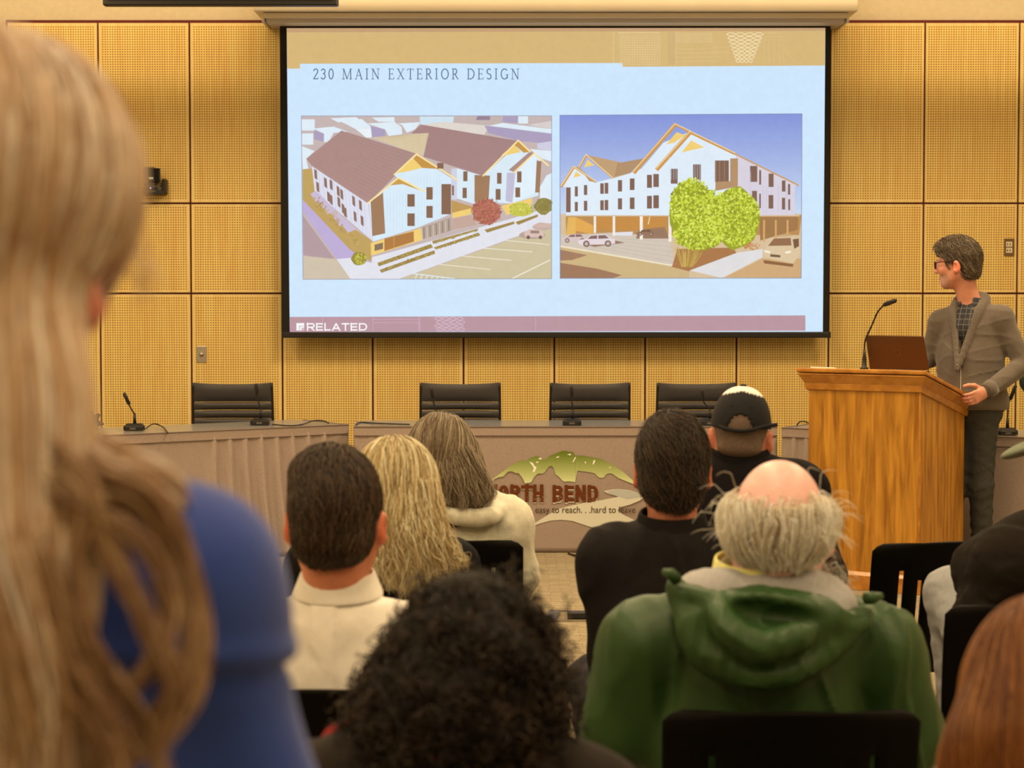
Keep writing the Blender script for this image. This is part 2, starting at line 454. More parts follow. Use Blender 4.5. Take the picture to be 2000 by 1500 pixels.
def wood_mat(name, c1, c2, gscale=3, stretch=(14, 14, 1), rough=.45, perf=False, hole=None, bump=0.0, spec=.4):
    m = bpy.data.materials.new(name); m.use_nodes = True; nt = m.node_tree; b = nt.nodes['Principled BSDF']
    n = wood_nodes(nt, b, c1, c2, gscale, stretch, perf, hole); b.inputs['Roughness'].default_value = rough; b.inputs['Specular IOR Level'].default_value = spec
    if bump:
        bp = nt.nodes.new('ShaderNodeBump'); bp.inputs['Strength'].default_value = bump; bp.inputs['Distance'].default_value = .002
        nt.links.new(n.outputs[0], bp.inputs['Height']); nt.links.new(bp.outputs[0], b.inputs['Normal'])
    return m
M_maple = wood_mat('maple_plain', A(232, 178, 92), A(243, 192, 104), 2.0, (20, 20, 1.2), .5)
M_perf = wood_mat('maple_perforated', A(236, 176, 82), A(250, 194, 96), 2.0, (20, 20, 1.2), .5, perf=True, hole=A(138, 82, 18))

xs = [17, 194, 372, 550, 727, 905, 1083, 1261, 1440, 1620, 1804, 1988, 2170]
colX = [P(x, 400, YW)[0] for x in xs]
rowZ = [P(1000, y, YW)[2] for y in (43, 397, 573, 927)] + [.08]
MB().bx(colX[0] - .012, colX[-1] + .012, 13.925, 13.951, .04, rowZ[0] + .016).obj('reveal_backing', M_reveal, wall)
PITCH = .01645
for r in range(4):
    for c in range(len(colX) - 1):
        g = .0065
        xa, xb, za, zb = colX[c] + g, colX[c+1] - g, rowZ[r+1] + g, rowZ[r] - g
        mb = MB(); mb.cur = 0
        nx, nz = int((xb - xa - .022) / PITCH), int((zb - za - .022) / PITCH)
        mx_, mz_ = (xb - xa - nx * PITCH) / 2, (zb - za - nz * PITCH) / 2
        ia, ib, ja, jb = xa + mx_, xb - mx_, za + mz_, zb - mz_
        Yf, Yk = YW, 13.926
        o4 = [(xa, Yf, za), (xb, Yf, za), (xb, Yf, zb), (xa, Yf, zb)]; i4 = [(ia, Yf, ja), (ib, Yf, ja), (ib, Yf, jb), (ia, Yf, jb)]
        k4 = [(x, Yk, z) for x, _, z in o4]
        mb.add(o4 + i4 + k4, [(0, 1, 5, 4), (1, 2, 6, 5), (2, 3, 7, 6), (3, 0, 4, 7), (8, 9, 1, 0), (9, 10, 2, 1), (10, 11, 3, 2), (11, 8, 0, 3)])
        mb.add(i4, [(0, 1, 2, 3)], 1)
        me = mb.me('panel'); uv = me.uv_layers.new(name='UVMap')
        for li in me.polygons[8].loop_indices:
            v = me.vertices[me.loops[li].vertex_index].co
            uv.data[li].uv = ((v.x - ia) / PITCH, (v.z - ja) / PITCH)
        obj('panel', me, [M_maple, M_perf], wall)

# ceiling lamps (housings)
M_diff = mat('lamp_diffuser', (.9, .8, .6), .5)
M_diff.node_tree.nodes['Principled BSDF'].inputs['Emission Color'].default_value = (*WARM, 1)
M_diff.node_tree.nodes['Principled BSDF'].inputs['Emission Strength'].default_value = 1.5
for i, (x, y) in enumerate(LAMPS):
    row = ['back', 'second', 'third', 'fourth', 'front'][i // 3]; sd = ['left', 'middle', 'right'][i % 3]
    t = thing('ceiling_light', f'recessed ceiling light, {sd} one of the {row} row', 'ceiling light', (x, y, CEIL), group='recessed ceiling lights')
    mb = MB()
    for a, b_, c_, d_ in ((-.31, .31, -.61, -.58), (-.31, .31, .58, .61), (-.31, -.28, -.58, .58), (.28, .31, -.58, .58)): mb.bx(x + a, x + b_, y + c_, y + d_, CEIL - .05, CEIL)
    mb.obj('frame', M_ceil, t)
    MB().bx(x - .28, x + .28, y - .58, y + .58, CEIL - .03, CEIL - .02).obj('diffuser', M_diff, t)

# ================================================================ PROJECTION SCREEN
YS = 13.70
scr = thing('projection_screen', 'large pull-down projection screen showing a slide with two building pictures', 'screen', P(1085, 655, YS))
def pxbox(x0, x1, y0, y1, Ya, Yb_):
    a = P(x0, y1, Ya); b_ = P(x1, y0, Ya); return MB().bx(a[0], b_[0], Ya, Yb_, a[2], b_[2])
hs = thing('screen_housing', 'long cream screen housing mounted across the top of the wall', 'screen housing', P(1085, 24, 13.6))
pxbox(495, 1676, -45, 21.5, 13.45, 13.95).obj('mounting_beam', M_case, hs, bevel=.004)
b1 = pxbox(515, 1655, 24.5, 35, 13.50, 13.90).obj('case', M_case, hs, bevel=.006)
pxbox(519, 1651, 34, 44.5, 13.53, 13.88).obj('lower_case', M_case2, hs, bevel=.008)
for x0, x1 in ((511, 516), (1654, 1659)): pxbox(x0, x1, 23.5, 43, 13.51, 13.89).obj('end_cap', M_case, hs, bevel=.003)
a, b_ = P(550, 652, YS), P(1622, 46, YS)
MB().bx(a[0], b_[0], YS, YS + .004, a[2], b_[2]).obj('black_border', M_blackm, scr)
bar = pxbox(552, 1621, 648.5, 660, YS - .025, YS + .025).obj('weight_bar', M_black, scr, bevel=.006)
for x0, x1 in ((550, 554), (1619, 1623)): pxbox(x0, x1, 648, 660.5, YS - .028, YS + .028).obj('end_cap', M_black, bar, bevel=.004)

# flat slide artwork: layers of coloured polygons on the screen's surface, photograph pixels as drawing units
class Art:
    def __init__(s, Y0, conv=lambda x, y: (x, y), step=.00012): s.v = []; s.f = []; s.c = []; s.L = 1; s.conv = conv; s.Y0 = Y0; s.step = step
    def poly(s, pts, col, L=None):
        y = s.Y0 - s.step * ((s.L if L is None else L) + (len(s.f) % 60) / 70); b = len(s.v)
        s.v += [tuple(P(*s.conv(*p), y)) for p in pts]; s.f.append(tuple(range(b, b + len(pts)))); s.c.append(lin(col)); return s
    def rect(s, x0, y0, x1, y1, col): return s.poly([(x0, y0), (x1, y0), (x1, y1), (x0, y1)], col)
    def line(s, pts, w, col):
        for p, q in zip(pts, pts[1:]):
            d = np.array(q, float) - np.array(p, float); l = np.linalg.norm(d) + 1e-9; n = np.array([-d[1], d[0]]) / l * w / 2; e = d / l * w * .3
            p_, q_ = np.array(p) - e, np.array(q) + e; s.poly([p_ + n, q_ + n, q_ - n, p_ - n], col)
        return s
    def blob(s, cx, cy, rx, ry, col, n=14, jag=.12):
        s.poly([(cx + rx * (1 + random.uniform(-jag, jag)) * math.cos(6.2832 * i / n), cy + ry * (1 + random.uniform(-jag, jag)) * math.sin(6.2832 * i / n)) for i in range(n)], col); return s
    def leaves(s, cx, cy, rx, ry, cols, n, sz):
        for i in range(n):
            a_ = random.uniform(0, 6.2832); r_ = math.sqrt(random.random()); x = cx + rx * r_ * math.cos(a_); y = cy + ry * r_ * math.sin(a_)
            q = random.uniform(0, 6.28); z = sz * random.uniform(.5, 1.3)
            s.poly([(x + z * math.cos(q), y + z * math.sin(q)), (x + z * .6 * math.cos(q + 1.9), y + z * .6 * math.sin(q + 1.9)), (x + z * .7 * math.cos(q + 4), y + z * .7 * math.sin(q + 4))], random.choice(cols), s.L + random.uniform(0, .9))
        return s
    def up(s): s.L += 1; return s
    def obj(s, name, m, parent):
        me = bpy.data.meshes.new(name); me.from_pydata(s.v, [], s.f)
        at = me.attributes.new('Col', 'FLOAT_COLOR', 'CORNER'); data = []
        for p, c in zip(me.polygons, s.c): data += [*c, 1.0] * len(p.vertices)
        at.data.foreach_set('color', np.array(data, np.float32)); me.update()
        return obj(name, me, m, parent)
M_slide = attr_mat('projected_light', emit=True, var=.02, scale=25)

bg = Art(YS)
bg.poly([(560, 55), (1612, 55), (1607, 648), (566, 649.5)], (205, 230, 252)).up()
bg.poly([(560, 57), (1612, 55), (1611, 128), (1216, 130.5), (1216, 123), (586, 124.5), (586, 134), (561, 134)], (214, 182, 122)).up()
bg.poly([(560, 55), (1612, 54.5), (1612, 60), (560, 63)], (196, 158, 118))
bg.poly([(566, 619), (1573, 616), (1573, 646), (566, 648.5)], (184, 148, 160))
bg.up()
G1 = (226, 200, 146)
for i in range(17): bg.line([(1211 + i * 4.85, 69), (1211 + i * 4.85, 127)], .9, G1)
for i in range(13): bg.line([(1211, 69 + i * 4.7), (1289, 69 + i * 4.7)], .9, G1)
bg.line([(1198, 62), (1198, 122)], 2.0, (222, 194, 140)); bg.line([(1208, 64), (1288, 64)], 2.2, G1)
bg.rect(1304, 62, 1320, 127, (208, 178, 122)); bg.line([(1320, 62), (1320, 127)], 1, G1)
for i in range(26): bg.line([(1322 + i * 2.7, 70), (1322 + i * 2.7, 80)], .8, G1)
for y in (65, 68, 82): bg.line([(1320, y), (1391, y)], .9, G1)
for y in (96, 104, 112, 120): bg.line([(1320, y), (1404, y - 1)], .8, (222, 194, 140))
for y in (92, 101): bg.line([(1391, y), (1424, y)], .8, (222, 194, 140))
for y in (64, 72, 78): bg.line([(1492, y), (1530, y)], .8, (222, 194, 140))
for x in (1492, 1502, 1512, 1522, 1531): bg.line([(x, 80), (x, 126)], .8, (220, 192, 138))
bg.line([(1531, 96), (1552, 122)], .9, (222, 194, 140))
for r in range(8):
    x0, x1, y = 1419 + r * 2.6, 1491 - r * 3.0, 67 + r * 7.4
    n = 4
    for i in range(n):
        c = x0 + (x1 - x0) * (i + .5) / n; h = (x1 - x0) / n * .5
        bg.line([(c - h, y), (c - h * .45, y - 2.8), (c + h * .45, y - 2.8), (c + h, y), (c + h * .45, y + 2.8), (c - h * .45, y + 2.8), (c - h, y)], 1.5, (242, 222, 176))
G2 = (204, 176, 196)
for x in (630, 728, 818, 820, 1046): bg.line([(x, 620), (x, 646)], .9, G2)
for y in (624, 630): bg.line([(728, y), (818, y - .3)], .8, G2)
for r in range(4):
    for i in range(4):
        c, y, h = 856 + i * 14 + (r % 2) * 3, 622.5 + r * 7, 7
        bg.line([(c - h, y), (c - h * .45, y - 2.6), (c + h * .45, y - 2.6), (c + h, y), (c + h * .45, y + 2.6), (c - h * .45, y + 2.6), (c - h, y)], 1.1, (216, 190, 208))
slide = bg.obj('slide', M_slide, scr)

# stroke lettering
def strokes(art, text, x, y, h, adv, glyphs, wd, col, gap=.2):
    """polyline glyphs, unit height 1, y down; returns end x"""
    for ch in text:
        if ch == ' ': x += adv * h * .55; continue
        w_, ls = glyphs[ch]
        for l in ls:
            ww = wd
            if isinstance(l[0], (int, float)): ww = l[0]; l = l[1:]
            art.line([(x + px_ * h, y + py_ * h) for px_, py_ in l], ww * h, col)
        x += (w_ + gap) * h
    return x
def ringp(cx, cy, rx, ry, a0=0, a1=360, n=18): return [(cx + rx * math.cos(math.radians(a0 + (a1 - a0) * i / n)), cy + ry * math.sin(math.radians(a0 + (a1 - a0) * i / n))) for i in range(n + 1)]
T = .055
def sf(x, y, w_=.13): return (T, (x - w_, y), (x + w_, y))
SER = {
 '2': (.46, [ringp(.23, .24, .19, .22, 190, 395), [(.4, .34), (.03, .97)], (.09, (.03, .96), (.44, .96)), (T, (.44, .96), (.45, .84))]),
 '3': (.46, [ringp(.22, .25, .17, .22, 200, 450), ringp(.2, .72, .2, .26, 270, 510)]),
 '0': (.48, [ringp(.24, .5, .2, .48)]),
 'M': (.95, [(T, (.14, .02), (.12, 1)), [(.14, .02), (.47, .98)], (T, (.47, .98), (.8, .02)), [(.8, .02), (.82, 1)], sf(.1, .02, .1), sf(.84, .02, .1), sf(.12, .98), sf(.82, .98)]),
 'A': (.72, [(T, (.1, 1), (.36, .02)), [(.36, .02), (.64, 1)], (T, (.2, .66), (.54, .66)), sf(.09, .98, .1), sf(.65, .98, .1)]),
 'I': (.32, [[(.16, 0), (.16, 1)], sf(.16, .02), sf(.16, .98)]),
 'N': (.78, [(T, (.13, .02), (.13, 1)), [(.13, .02), (.65, .98)], (T, (.65, 0), (.65, 1)), sf(.08, .02, .1), sf(.13, .98), sf(.65, .02)]),
 'E': (.58, [[(.14, 0), (.14, 1)], (T, (.03, .02), (.5, .02)), (T, (.14, .49), (.42, .49)), (T, (.03, .98), (.54, .98)), (T, (.5, .02), (.5, .16)), (T, (.54, .98), (.55, .82)), (T, (.42, .4), (.42, .58))]),
 'X': (.7, [[(.1, .02), (.6, .98)], (T, (.6, .02), (.1, .98)), sf(.1, .02, .1), sf(.6, .02, .1), sf(.1, .98, .1), sf(.6, .98, .1)]),
 'T': (.62, [[(.31, 0), (.31, 1)], (T, (.03, .03), (.59, .03)), (T, (.03, .03), (.02, .18)), (T, (.59, .03), (.6, .18)), sf(.31, .98)]),
 'R': (.64, [[(.14, 0), (.14, 1)], ringp(.26, .26, .22, .25, 270, 450), (T, (.03, .02), (.28, .02)), (T, (.14, .51), (.3, .51)), [(.3, .51), (.58, .97)], sf(.14, .98), sf(.6, .98, .06)]),
 'O': (.76, [ringp(.38, .5, .32, .48)]),
 'D': (.74, [[(.14, 0), (.14, 1)], ringp(.28, .5, .4, .48, 270, 450), (T, (.03, .02), (.3, .02)), (T, (.03, .98), (.3, .98))]),
 'S': (.5, [ringp(.25, .26, .18, .24, -40, -260), ringp(.24, .74, .2, .24, 270, 500)]),
 'G': (.74, [ringp(.38, .5, .32, .48, -45, -320), [(.64, .58), (.64, .9)], (T, (.5, .57), (.74, .57))]),
}
ti = Art(YS - .0012)
xe = strokes(ti, '230 MAIN EXTERIOR DESIGN', 612, 134.2, 20.5, 1.0, SER, .095, (74, 104, 130), gap=.265)
TITLE_END = xe
ti.obj('slide_title', M_slide, scr)
SAN = {
 'R': (1.05, [[(.09, 0), (.09, 1)], [(.0, .08), (.75, .08)], ringp(.75, .32, .22, .24, 270, 450, 8), [(.09, .56), (.75, .56)], [(.55, .56), (.98, .98)]]),
 'E': (.95, [[(.09, 0), (.09, 1)], [(.09, .08), (.9, .08)], [(.09, .5), (.84, .5)], [(.09, .92), (.9, .92)]]),
 'L': (.85, [[(.09, 0), (.09, 1)], [(.09, .92), (.82, .92)]]),
 'A': (1.15, [[(.06, 1), (.56, .05)], [(.56, .05), (1.08, 1)], [(.25, .7), (.88, .7)]]),
 'T': (1.0, [[(.5, 0), (.5, 1)], [(.0, .08), (1.0, .08)]]),
 'D': (1.12, [[(.09, 0), (.09, 1)], [(.09, .08), (.6, .08)], ringp(.6, .5, .44, .42, 270, 450, 12), [(.09, .92), (.6, .92)]]),
}
lg = Art(YS - .0012)
lg.rect(579, 631, 594, 645.5, (250, 250, 252)).up(); lg.line([(584.5, 645), (584.5, 637), (592, 637)], 1.2, (184, 148, 160)); lg.rect(588.5, 640, 594, 645.5, (214, 190, 200))
strokes(lg, 'RELATED', 599.5, 631.3, 14.2, 1.0, SAN, .17, (250, 250, 252), gap=.2)
lg.obj('slide_logo', M_slide, scr)

# ---- left picture (drawing units: 3.636 per photograph pixel)
pl = Art(YS - .0010, lambda x, y: (550 + x / 3.636, 200 + y / 3.636))
W_, LV, PU, RF, BR, GO, TN = (222, 236, 246), (204, 204, 226), (170, 158, 190), (172, 138, 134), (158, 122, 92), (240, 206, 118), (206, 186, 146)
pl.poly([(140, 95), (1918, 95), (1918, 1255), (152, 1258)], (196, 180, 178)).up()
pl.rect(140, 120, 235, 200, W_).rect(145, 220, 225, 300, W_).poly([(142, 310), (235, 345), (175, 400), (190, 470), (150, 475)], W_)
pl.poly([(225, 185), (370, 172), (470, 208), (300, 222)], W_).poly([(410, 130), (570, 118), (640, 178), (530, 192)], W_)
pl.poly([(605, 150), (800, 138), (852, 175), (735, 192)], W_).poly([(980, 100), (1225, 100), (1215, 155), (985, 160)], (206, 226, 240))
pl.poly([(818, 150), (985, 140), (950, 190), (890, 215), (855, 160)], W_).poly([(345, 112), (530, 104), (560, 128), (400, 142)], W_).poly([(640, 108), (800, 104), (803, 138), (690, 138)], W_)
pl.poly([(1000, 158), (1140, 138), (1475, 165), (1440, 230), (1200, 200)], (222, 214, 206)).poly([(1440, 165), (1918, 215), (1918, 295), (1690, 275), (1470, 218)], PU)
pl.poly([(1470, 166), (1570, 146), (1918, 190), (1918, 222)], W_).poly([(1570, 98), (1680, 98), (1676, 148), (1570, 140)], PU).rect(1680, 98, 1750, 150, W_).poly([(1390, 98), (1480, 98), (1480, 125), (1380, 125)], (150, 130, 150))
pl.poly([(1750, 160), (1918, 130), (1918, 190)], (214, 206, 206)).poly([(1815, 290), (1918, 275), (1918, 345), (1815, 330)], LV).poly([(1760, 330), (1918, 345), (1918, 420), (1850, 400)], W_).poly([(1835, 600), (1880, 520), (1918, 500), (1918, 690), (1835, 690)], W_)
pl.poly([(150, 475), (215, 470), (240, 640), (330, 780), (640, 980), (640, 1130), (490, 1060), (235, 780), (150, 690)], (190, 160, 96)).up()
pl.poly([(230, 198), (300, 222), (300, 282), (232, 262)], PU).poly([(302, 222), (375, 205), (335, 282), (300, 282)], W_).poly([(530, 192), (640, 180), (640, 250), (600, 250)], (232, 240, 246)).poly([(632, 168), (735, 192), (737, 240), (642, 246)], PU).poly([(735, 192), (852, 176), (857, 226), (760, 238)], W_)
pl.poly([(640, 250), (1046, 217), (1005, 376), (955, 366)], (214, 196, 162))
for i in range(9): pl.line([(680 + i * 36, 255 + i * 4), (860 + i * 16, 232)], 2, (196, 172, 136))
pl.poly([(215, 450), (615, 712), (648, 985), (235, 632)], (220, 222, 238))
pl.poly([(150, 690), (235, 780), (490, 1050), (640, 1130), (500, 1105), (390, 1112), (150, 770)], (188, 172, 214)).poly([(150, 800), (375, 1110), (350, 1118), (155, 1085)], (178, 154, 160)).poly([(155, 1090), (390, 1112), (490, 1255), (155, 1256)], (206, 192, 172)).up()
for i in range(14): pl.line([(235 + i * 27, 478 + i * 17), (252 + i * 27, 640 + i * 23)], 3, (196, 198, 220))
pl.poly([(425, 200), (958, 364), (615, 718), (215, 452), (175, 400)], RF).poly([(990, 157), (1690, 275), (1432, 522), (1008, 386), (1046, 218), (918, 222)], (166, 132, 132)).up()
for i in range(16):
    t = i / 16; pl.line([(425 - 230 * t, 205 + 230 * t), (950 - 330 * t, 370 + 335 * t)], 2, (158, 124, 122))
    pl.line([(1040 - 30 * t, 170 + 215 * t), (1680 - 245 * t, 282 + 235 * t)], 2, (152, 120, 122))
pl.poly([(620, 716), (828, 545), (800, 512), (955, 378), (1238, 560), (1203, 580), (1205, 792), (965, 890), (650, 988)], (214, 234, 248))
pl.poly([(1245, 468), (1430, 522), (1690, 290), (1770, 355), (1840, 400), (1822, 662), (1640, 716), (1560, 716), (1370, 722), (1245, 682)], (216, 234, 246))
pl.poly([(1205, 470), (1245, 468), (1245, 690), (1205, 690)], (206, 208, 224)).up()
for x in range(750, 1130, 22): pl.line([(x, 640 if x < 960 else 520), (x, 930 - (x - 750) * .22)], 2, (192, 216, 236))
pl.poly([(632, 705), (720, 640), (736, 930), (645, 950)], BR).poly([(805, 503), (935, 398), (1002, 464), (880, 494)], GO).poly([(935, 398), (958, 376), (1135, 474), (1000, 466)], (196, 148, 74)).poly([(770, 590), (828, 540), (985, 625), (860, 580)], (200, 156, 84))
pl.poly([(1560, 375), (1650, 300), (1700, 352), (1600, 374)], GO).poly([(1650, 300), (1680, 276), (1762, 352), (1720, 358)], (198, 150, 78)).poly([(1612, 480), (1760, 352), (1800, 360), (1660, 498)], RF)
pl.poly([(1660, 498), (1800, 366), (1812, 410), (1800, 640), (1640, 712)], (224, 240, 250)).poly([(1600, 500), (1660, 498), (1640, 712), (1590, 700)], (192, 190, 214)).poly([(1370, 515), (1480, 520), (1470, 690), (1370, 710)], BR).poly([(1790, 405), (1845, 420), (1832, 640), (1785, 640)], BR)
pl.up()
for ln in ([(610, 718), (828, 536), (1015, 632)], [(800, 514), (957, 367), (1250, 553)], [(1430, 522), (1680, 270), (1765, 350)], [(1650, 498), (1795, 362), (1893, 448)]): pl.line(ln, 11, (250, 226, 160))
for x0, y0, x1, y1 in ((893, 652, 945, 740), (893, 788, 945, 878), (1028, 602, 1073, 690), (1028, 735, 1073, 820), (1135, 580, 1203, 795), (1290, 490, 1320, 560), (1285, 606, 1315, 680), (1530, 500, 1562, 578), (1520, 615, 1555, 692), (1672, 490, 1704, 568), (1660, 604, 1694, 674), (1210, 590, 1224, 660), (1105, 430, 1150, 470)): pl.rect(x0, y0, x1, y1, (132, 100, 80))
for i, (x, y) in enumerate(((230, 470), (300, 530), (340, 545), (390, 590), (415, 612), (500, 660), (548, 690), (245, 560), (322, 630), (395, 668), (425, 715), (510, 770), (560, 800), (340, 650), (440, 740))):
    pl.poly([(x, y), (x + 20, y + 14), (x + 24, y + 82), (x + 4, y + 66)], (140, 108, 96))
pl.poly([(633, 1000), (990, 893), (1000, 978), (636, 1088)], GO).poly([(1000, 886), (1205, 815), (1205, 910), (1003, 970)], (176, 160, 150)).poly([(1205, 695), (1375, 745), (1345, 790), (1205, 790)], (190, 152, 90)).poly([(1210, 785), (1345, 752), (1345, 795), (1215, 822)], GO).poly([(1215, 825), (1345, 800), (1390, 870), (1205, 905)], (196, 166, 154)).poly([(1560, 735), (1780, 680), (1780, 720), (1600, 800)], GO)
for x, y in ((205, 650), (275, 720), (365, 810), (420, 855)): pl.poly([(x, y), (x + 40, y - 22), (x + 110, y + 45), (x + 50, y + 72)], (200, 186, 214))
pl.poly([(390, 1112), (500, 1103), (640, 1140), (640, 1100), (1060, 985), (1650, 820), (1918, 740), (1918, 870), (1640, 962), (830, 1255), (490, 1255)], (224, 226, 236)).poly([(900, 1235), (1640, 968), (1918, 880), (1918, 1252), (840, 1255)], (204, 192, 158)).up()
pl.poly([(730, 968), (938, 915), (940, 988), (730, 1056)], (176, 122, 66))
for i in range(9): pl.line([(1010 + i * 22, 890 - i * 7), (1012 + i * 22, 968 - i * 7)], 4, (226, 210, 176) if i % 2 else (112, 88, 70))
for x in (798, 868): pl.line([(x, 950 - (x - 798) * .25), (x, 1035 - (x - 798) * .25)], 4, (206, 160, 96))
pl.poly([(660, 1010), (720, 995), (720, 1040), (660, 1056)], (134, 112, 92))
for q in ([(680, 1140), (1060, 1005), (1075, 1030), (690, 1165)], [(695, 1190), (1085, 1050), (1090, 1075), (710, 1210)], [(1070, 985), (1400, 895), (1390, 910), (1075, 1005)], [(1080, 1030), (1400, 925), (1410, 945), (1095, 1045)], [(1440, 905), (1650, 845), (1655, 862), (1460, 925)], [(1660, 850), (1820, 795), (1820, 812), (1680, 870)]): pl.poly(q, (158, 134, 74))
for y0, x0, x1, y1 in ((1150, 1120, 1480, 1186), (1090, 1280, 1630, 1122), (1035, 1430, 1780, 1062), (980, 1590, 1900, 1010)): pl.line([(x0, y0), (x1, y1)], 5, (238, 232, 214))
pl.line([(1640, 1250), (1905, 1120)], 8, (238, 232, 214)); pl.line([(930, 1215), (1230, 1252)], 6, W_)
for i in range(7): pl.line([(960 + i * 38, 1222 + i * 4), (950 + i * 38, 1252)], 6, W_)
pl.blob(1455, 775, 105, 95, (176, 104, 90)).blob(550, 1110, 55, 50, (150, 140, 60)).blob(1700, 760, 90, 50, (196, 196, 80)).blob(1860, 735, 65, 60, (140, 130, 70)).up()
pl.leaves(1455, 775, 108, 98, [(196, 116, 98), (160, 86, 76), (186, 130, 100), (150, 92, 70)], 220, 12)
pl.leaves(1700, 760, 90, 50, [(206, 206, 90), (170, 172, 66), (226, 220, 110)], 90, 10).leaves(565, 1115, 45, 45, [(214, 210, 90), (180, 176, 66)], 50, 10).leaves(1860, 735, 62, 58, [(160, 150, 76), (120, 112, 60)], 60, 10)
for q in ([(690, 1150), (1060, 1018), 30], [(705, 1198), (1085, 1062), 30], [(1080, 998), (1395, 905), 24], [(1090, 1040), (1400, 936), 24]):
    for i in range(q[2]):
        t = random.random(); pl.leaves(q[0][0] + (q[1][0] - q[0][0]) * t, q[0][1] + (q[1][1] - q[0][1]) * t, 12, 10, [(176, 152, 84), (136, 114, 60), (190, 170, 100)], 3, 9)
for i in range(60):
    t = random.random(); pl.leaves(240 + 300 * t, 660 + 320 * t + random.uniform(0, 60), 20, 25, [(200, 170, 100), (170, 140, 78), (186, 150, 96)], 2, 11)
pl.blob(1780, 940, 95, 30, (186, 160, 150), jag=.05).blob(1850, 885, 70, 24, (196, 172, 164), jag=.05).up()
pl.poly([(1720, 925), (1760, 900), (1840, 905), (1868, 940), (1850, 958), (1730, 955)], (216, 190, 180)).rect(1768, 910, 1830, 930, (150, 126, 120)).poly([(1790, 870), (1830, 852), (1915, 860), (1915, 888), (1800, 890)], (206, 180, 172))
for x in (1752, 1838): pl.blob(x, 958, 13, 13, (110, 90, 86), jag=.03)
pl.up(); pl.line([(140, 96), (1918, 95), (1918, 1252), (152, 1257), (140, 96)], 4, (150, 150, 170))
pl.obj('slide_picture', M_slide, scr)['label'] = 'aerial view of a white gabled building'

# ---- right picture (drawing units: 3.704 per photograph pixel)
pr = Art(YS - .0010, lambda x, y: (1080 + x / 3.704, 200 + y / 3.704))
for i in range(30):
    t = i / 29; y0, y1 = 92 + i * 24, 92 + (i + 1) * 24 + 2
    pr.poly([(50, y0), (1800, y0 - 8), (1800, y1 - 8), (50, y1)], tuple(np.array((132, 150, 218)) * (1 - t) + np.array((196, 214, 240)) * t))
pr.poly([(50, 805), (1798, 805), (1795, 1270), (52, 1272)], (214, 190, 156)).up()
pr.poly([(60, 612), (150, 465), (300, 580), (430, 550), (560, 510), (640, 480), (800, 290), (985, 215), (1320, 370), (1770, 598), (1750, 605), (1748, 820), (95, 820), (92, 615)], (222, 236, 248)).up()
pr.poly([(1320, 370), (1775, 598), (1750, 606), (1748, 818), (1340, 818)], (214, 208, 222))
pr.poly([(238, 378), (500, 435), (660, 405), (560, 512), (430, 550)], (192, 158, 118)).poly([(445, 535), (465, 440), (655, 405), (560, 512)], (176, 142, 108)).poly([(150, 465), (310, 578), (262, 570), (190, 470)], (186, 150, 112))
pr.poly([(225, 470), (250, 412), (300, 455)], GO).poly([(148, 545), (165, 500), (205, 530)], GO).poly([(818, 305), (895, 215), (955, 238), (880, 290)], GO).poly([(930, 362), (1000, 275), (1095, 325)], GO)
pr.poly([(92, 820), (1800, 815), (1780, 960), (95, 960)], (186, 140, 84)).poly([(52, 960), (460, 940), (840, 980), (880, 1160), (850, 1185), (52, 1040)], (208, 196, 182)).up()
for i in range(20): pr.line([(840 + i * 17, 350 + (0 if i > 8 else 40)), (840 + i * 17, 560)], 2, (202, 222, 240))
EV = (206, 152, 82)
for ln, w_ in (([(62, 608), (150, 468)], 20), ([(150, 468), (312, 578)], 9), ([(190, 470), (240, 382)], 18), ([(240, 382), (430, 548)], 9), ([(590, 505), (885, 160)], 28), ([(885, 160), (990, 215)], 14), ([(755, 482), (992, 218)], 30), ([(992, 218), (1315, 372)], 18), ([(1315, 372), (1775, 600)], 10)): pr.line(ln, w_, EV)
for ln in ([(58, 604), (150, 462), (312, 572)], [(188, 466), (238, 376), (432, 545)], [(580, 500), (882, 154), (992, 206)], [(748, 476), (992, 208), (1318, 366)]): pr.line(ln, 6, (244, 218, 166))
WN = (126, 96, 84)
for x0, y0, x1, y1 in ((158, 608, 180, 680), (224, 598, 248, 670), (158, 720, 180, 788), (224, 712, 248, 784), (342, 585, 368, 662), (374, 582, 400, 660), (342, 708, 368, 780), (374, 706, 400, 780), (470, 562, 500, 645), (556, 550, 590, 634), (470, 694, 500, 774), (556, 688, 590, 772), (680, 524, 716, 618), (726, 518, 766, 612), (680, 676, 716, 768), (726, 672, 766, 766), (852, 480, 902, 588), (1014, 448, 1070, 560), (852, 655, 900, 760), (95, 615, 128, 795), (1172, 420, 1272, 575), (1426, 460, 1478, 575), (1492, 490, 1506, 595), (1560, 515, 1596, 612), (1656, 565, 1682, 645), (1700, 590, 1716, 668), (1440, 640, 1476, 755), (1492, 660, 1504, 765), (1560, 670, 1594, 768), (1656, 690, 1680, 775), (1702, 700, 1716, 780)): pr.rect(x0, y0, x1, y1, WN)
pr.poly([(1175, 575), (1282, 570), (1282, 405), (1338, 405), (1338, 610), (1175, 640)], (178, 142, 106)); pr.poly([(95, 960), (165, 950), (165, 830), (110, 830)], (226, 180, 94)).poly([(165, 830), (290, 890), (290, 955), (165, 930)], (224, 168, 84))
pr.poly([(300, 830), (808, 826), (808, 920), (300, 925)], (196, 138, 70)).poly([(620, 920), (808, 900), (840, 985), (600, 985)], (150, 118, 96))
for x in (1430, 1520, 1545, 1630, 1690): pr.line([(x, 600 - (x < 1500) * 100), (x, 800)], 3, (196, 188, 208))
pr.up()
for x0, x1, y1 in ((295, 312, 945), (432, 450, 965), (628, 650, 992), (836, 858, 1010)): pr.rect(x0, 824, x1, y1, (242, 236, 224))
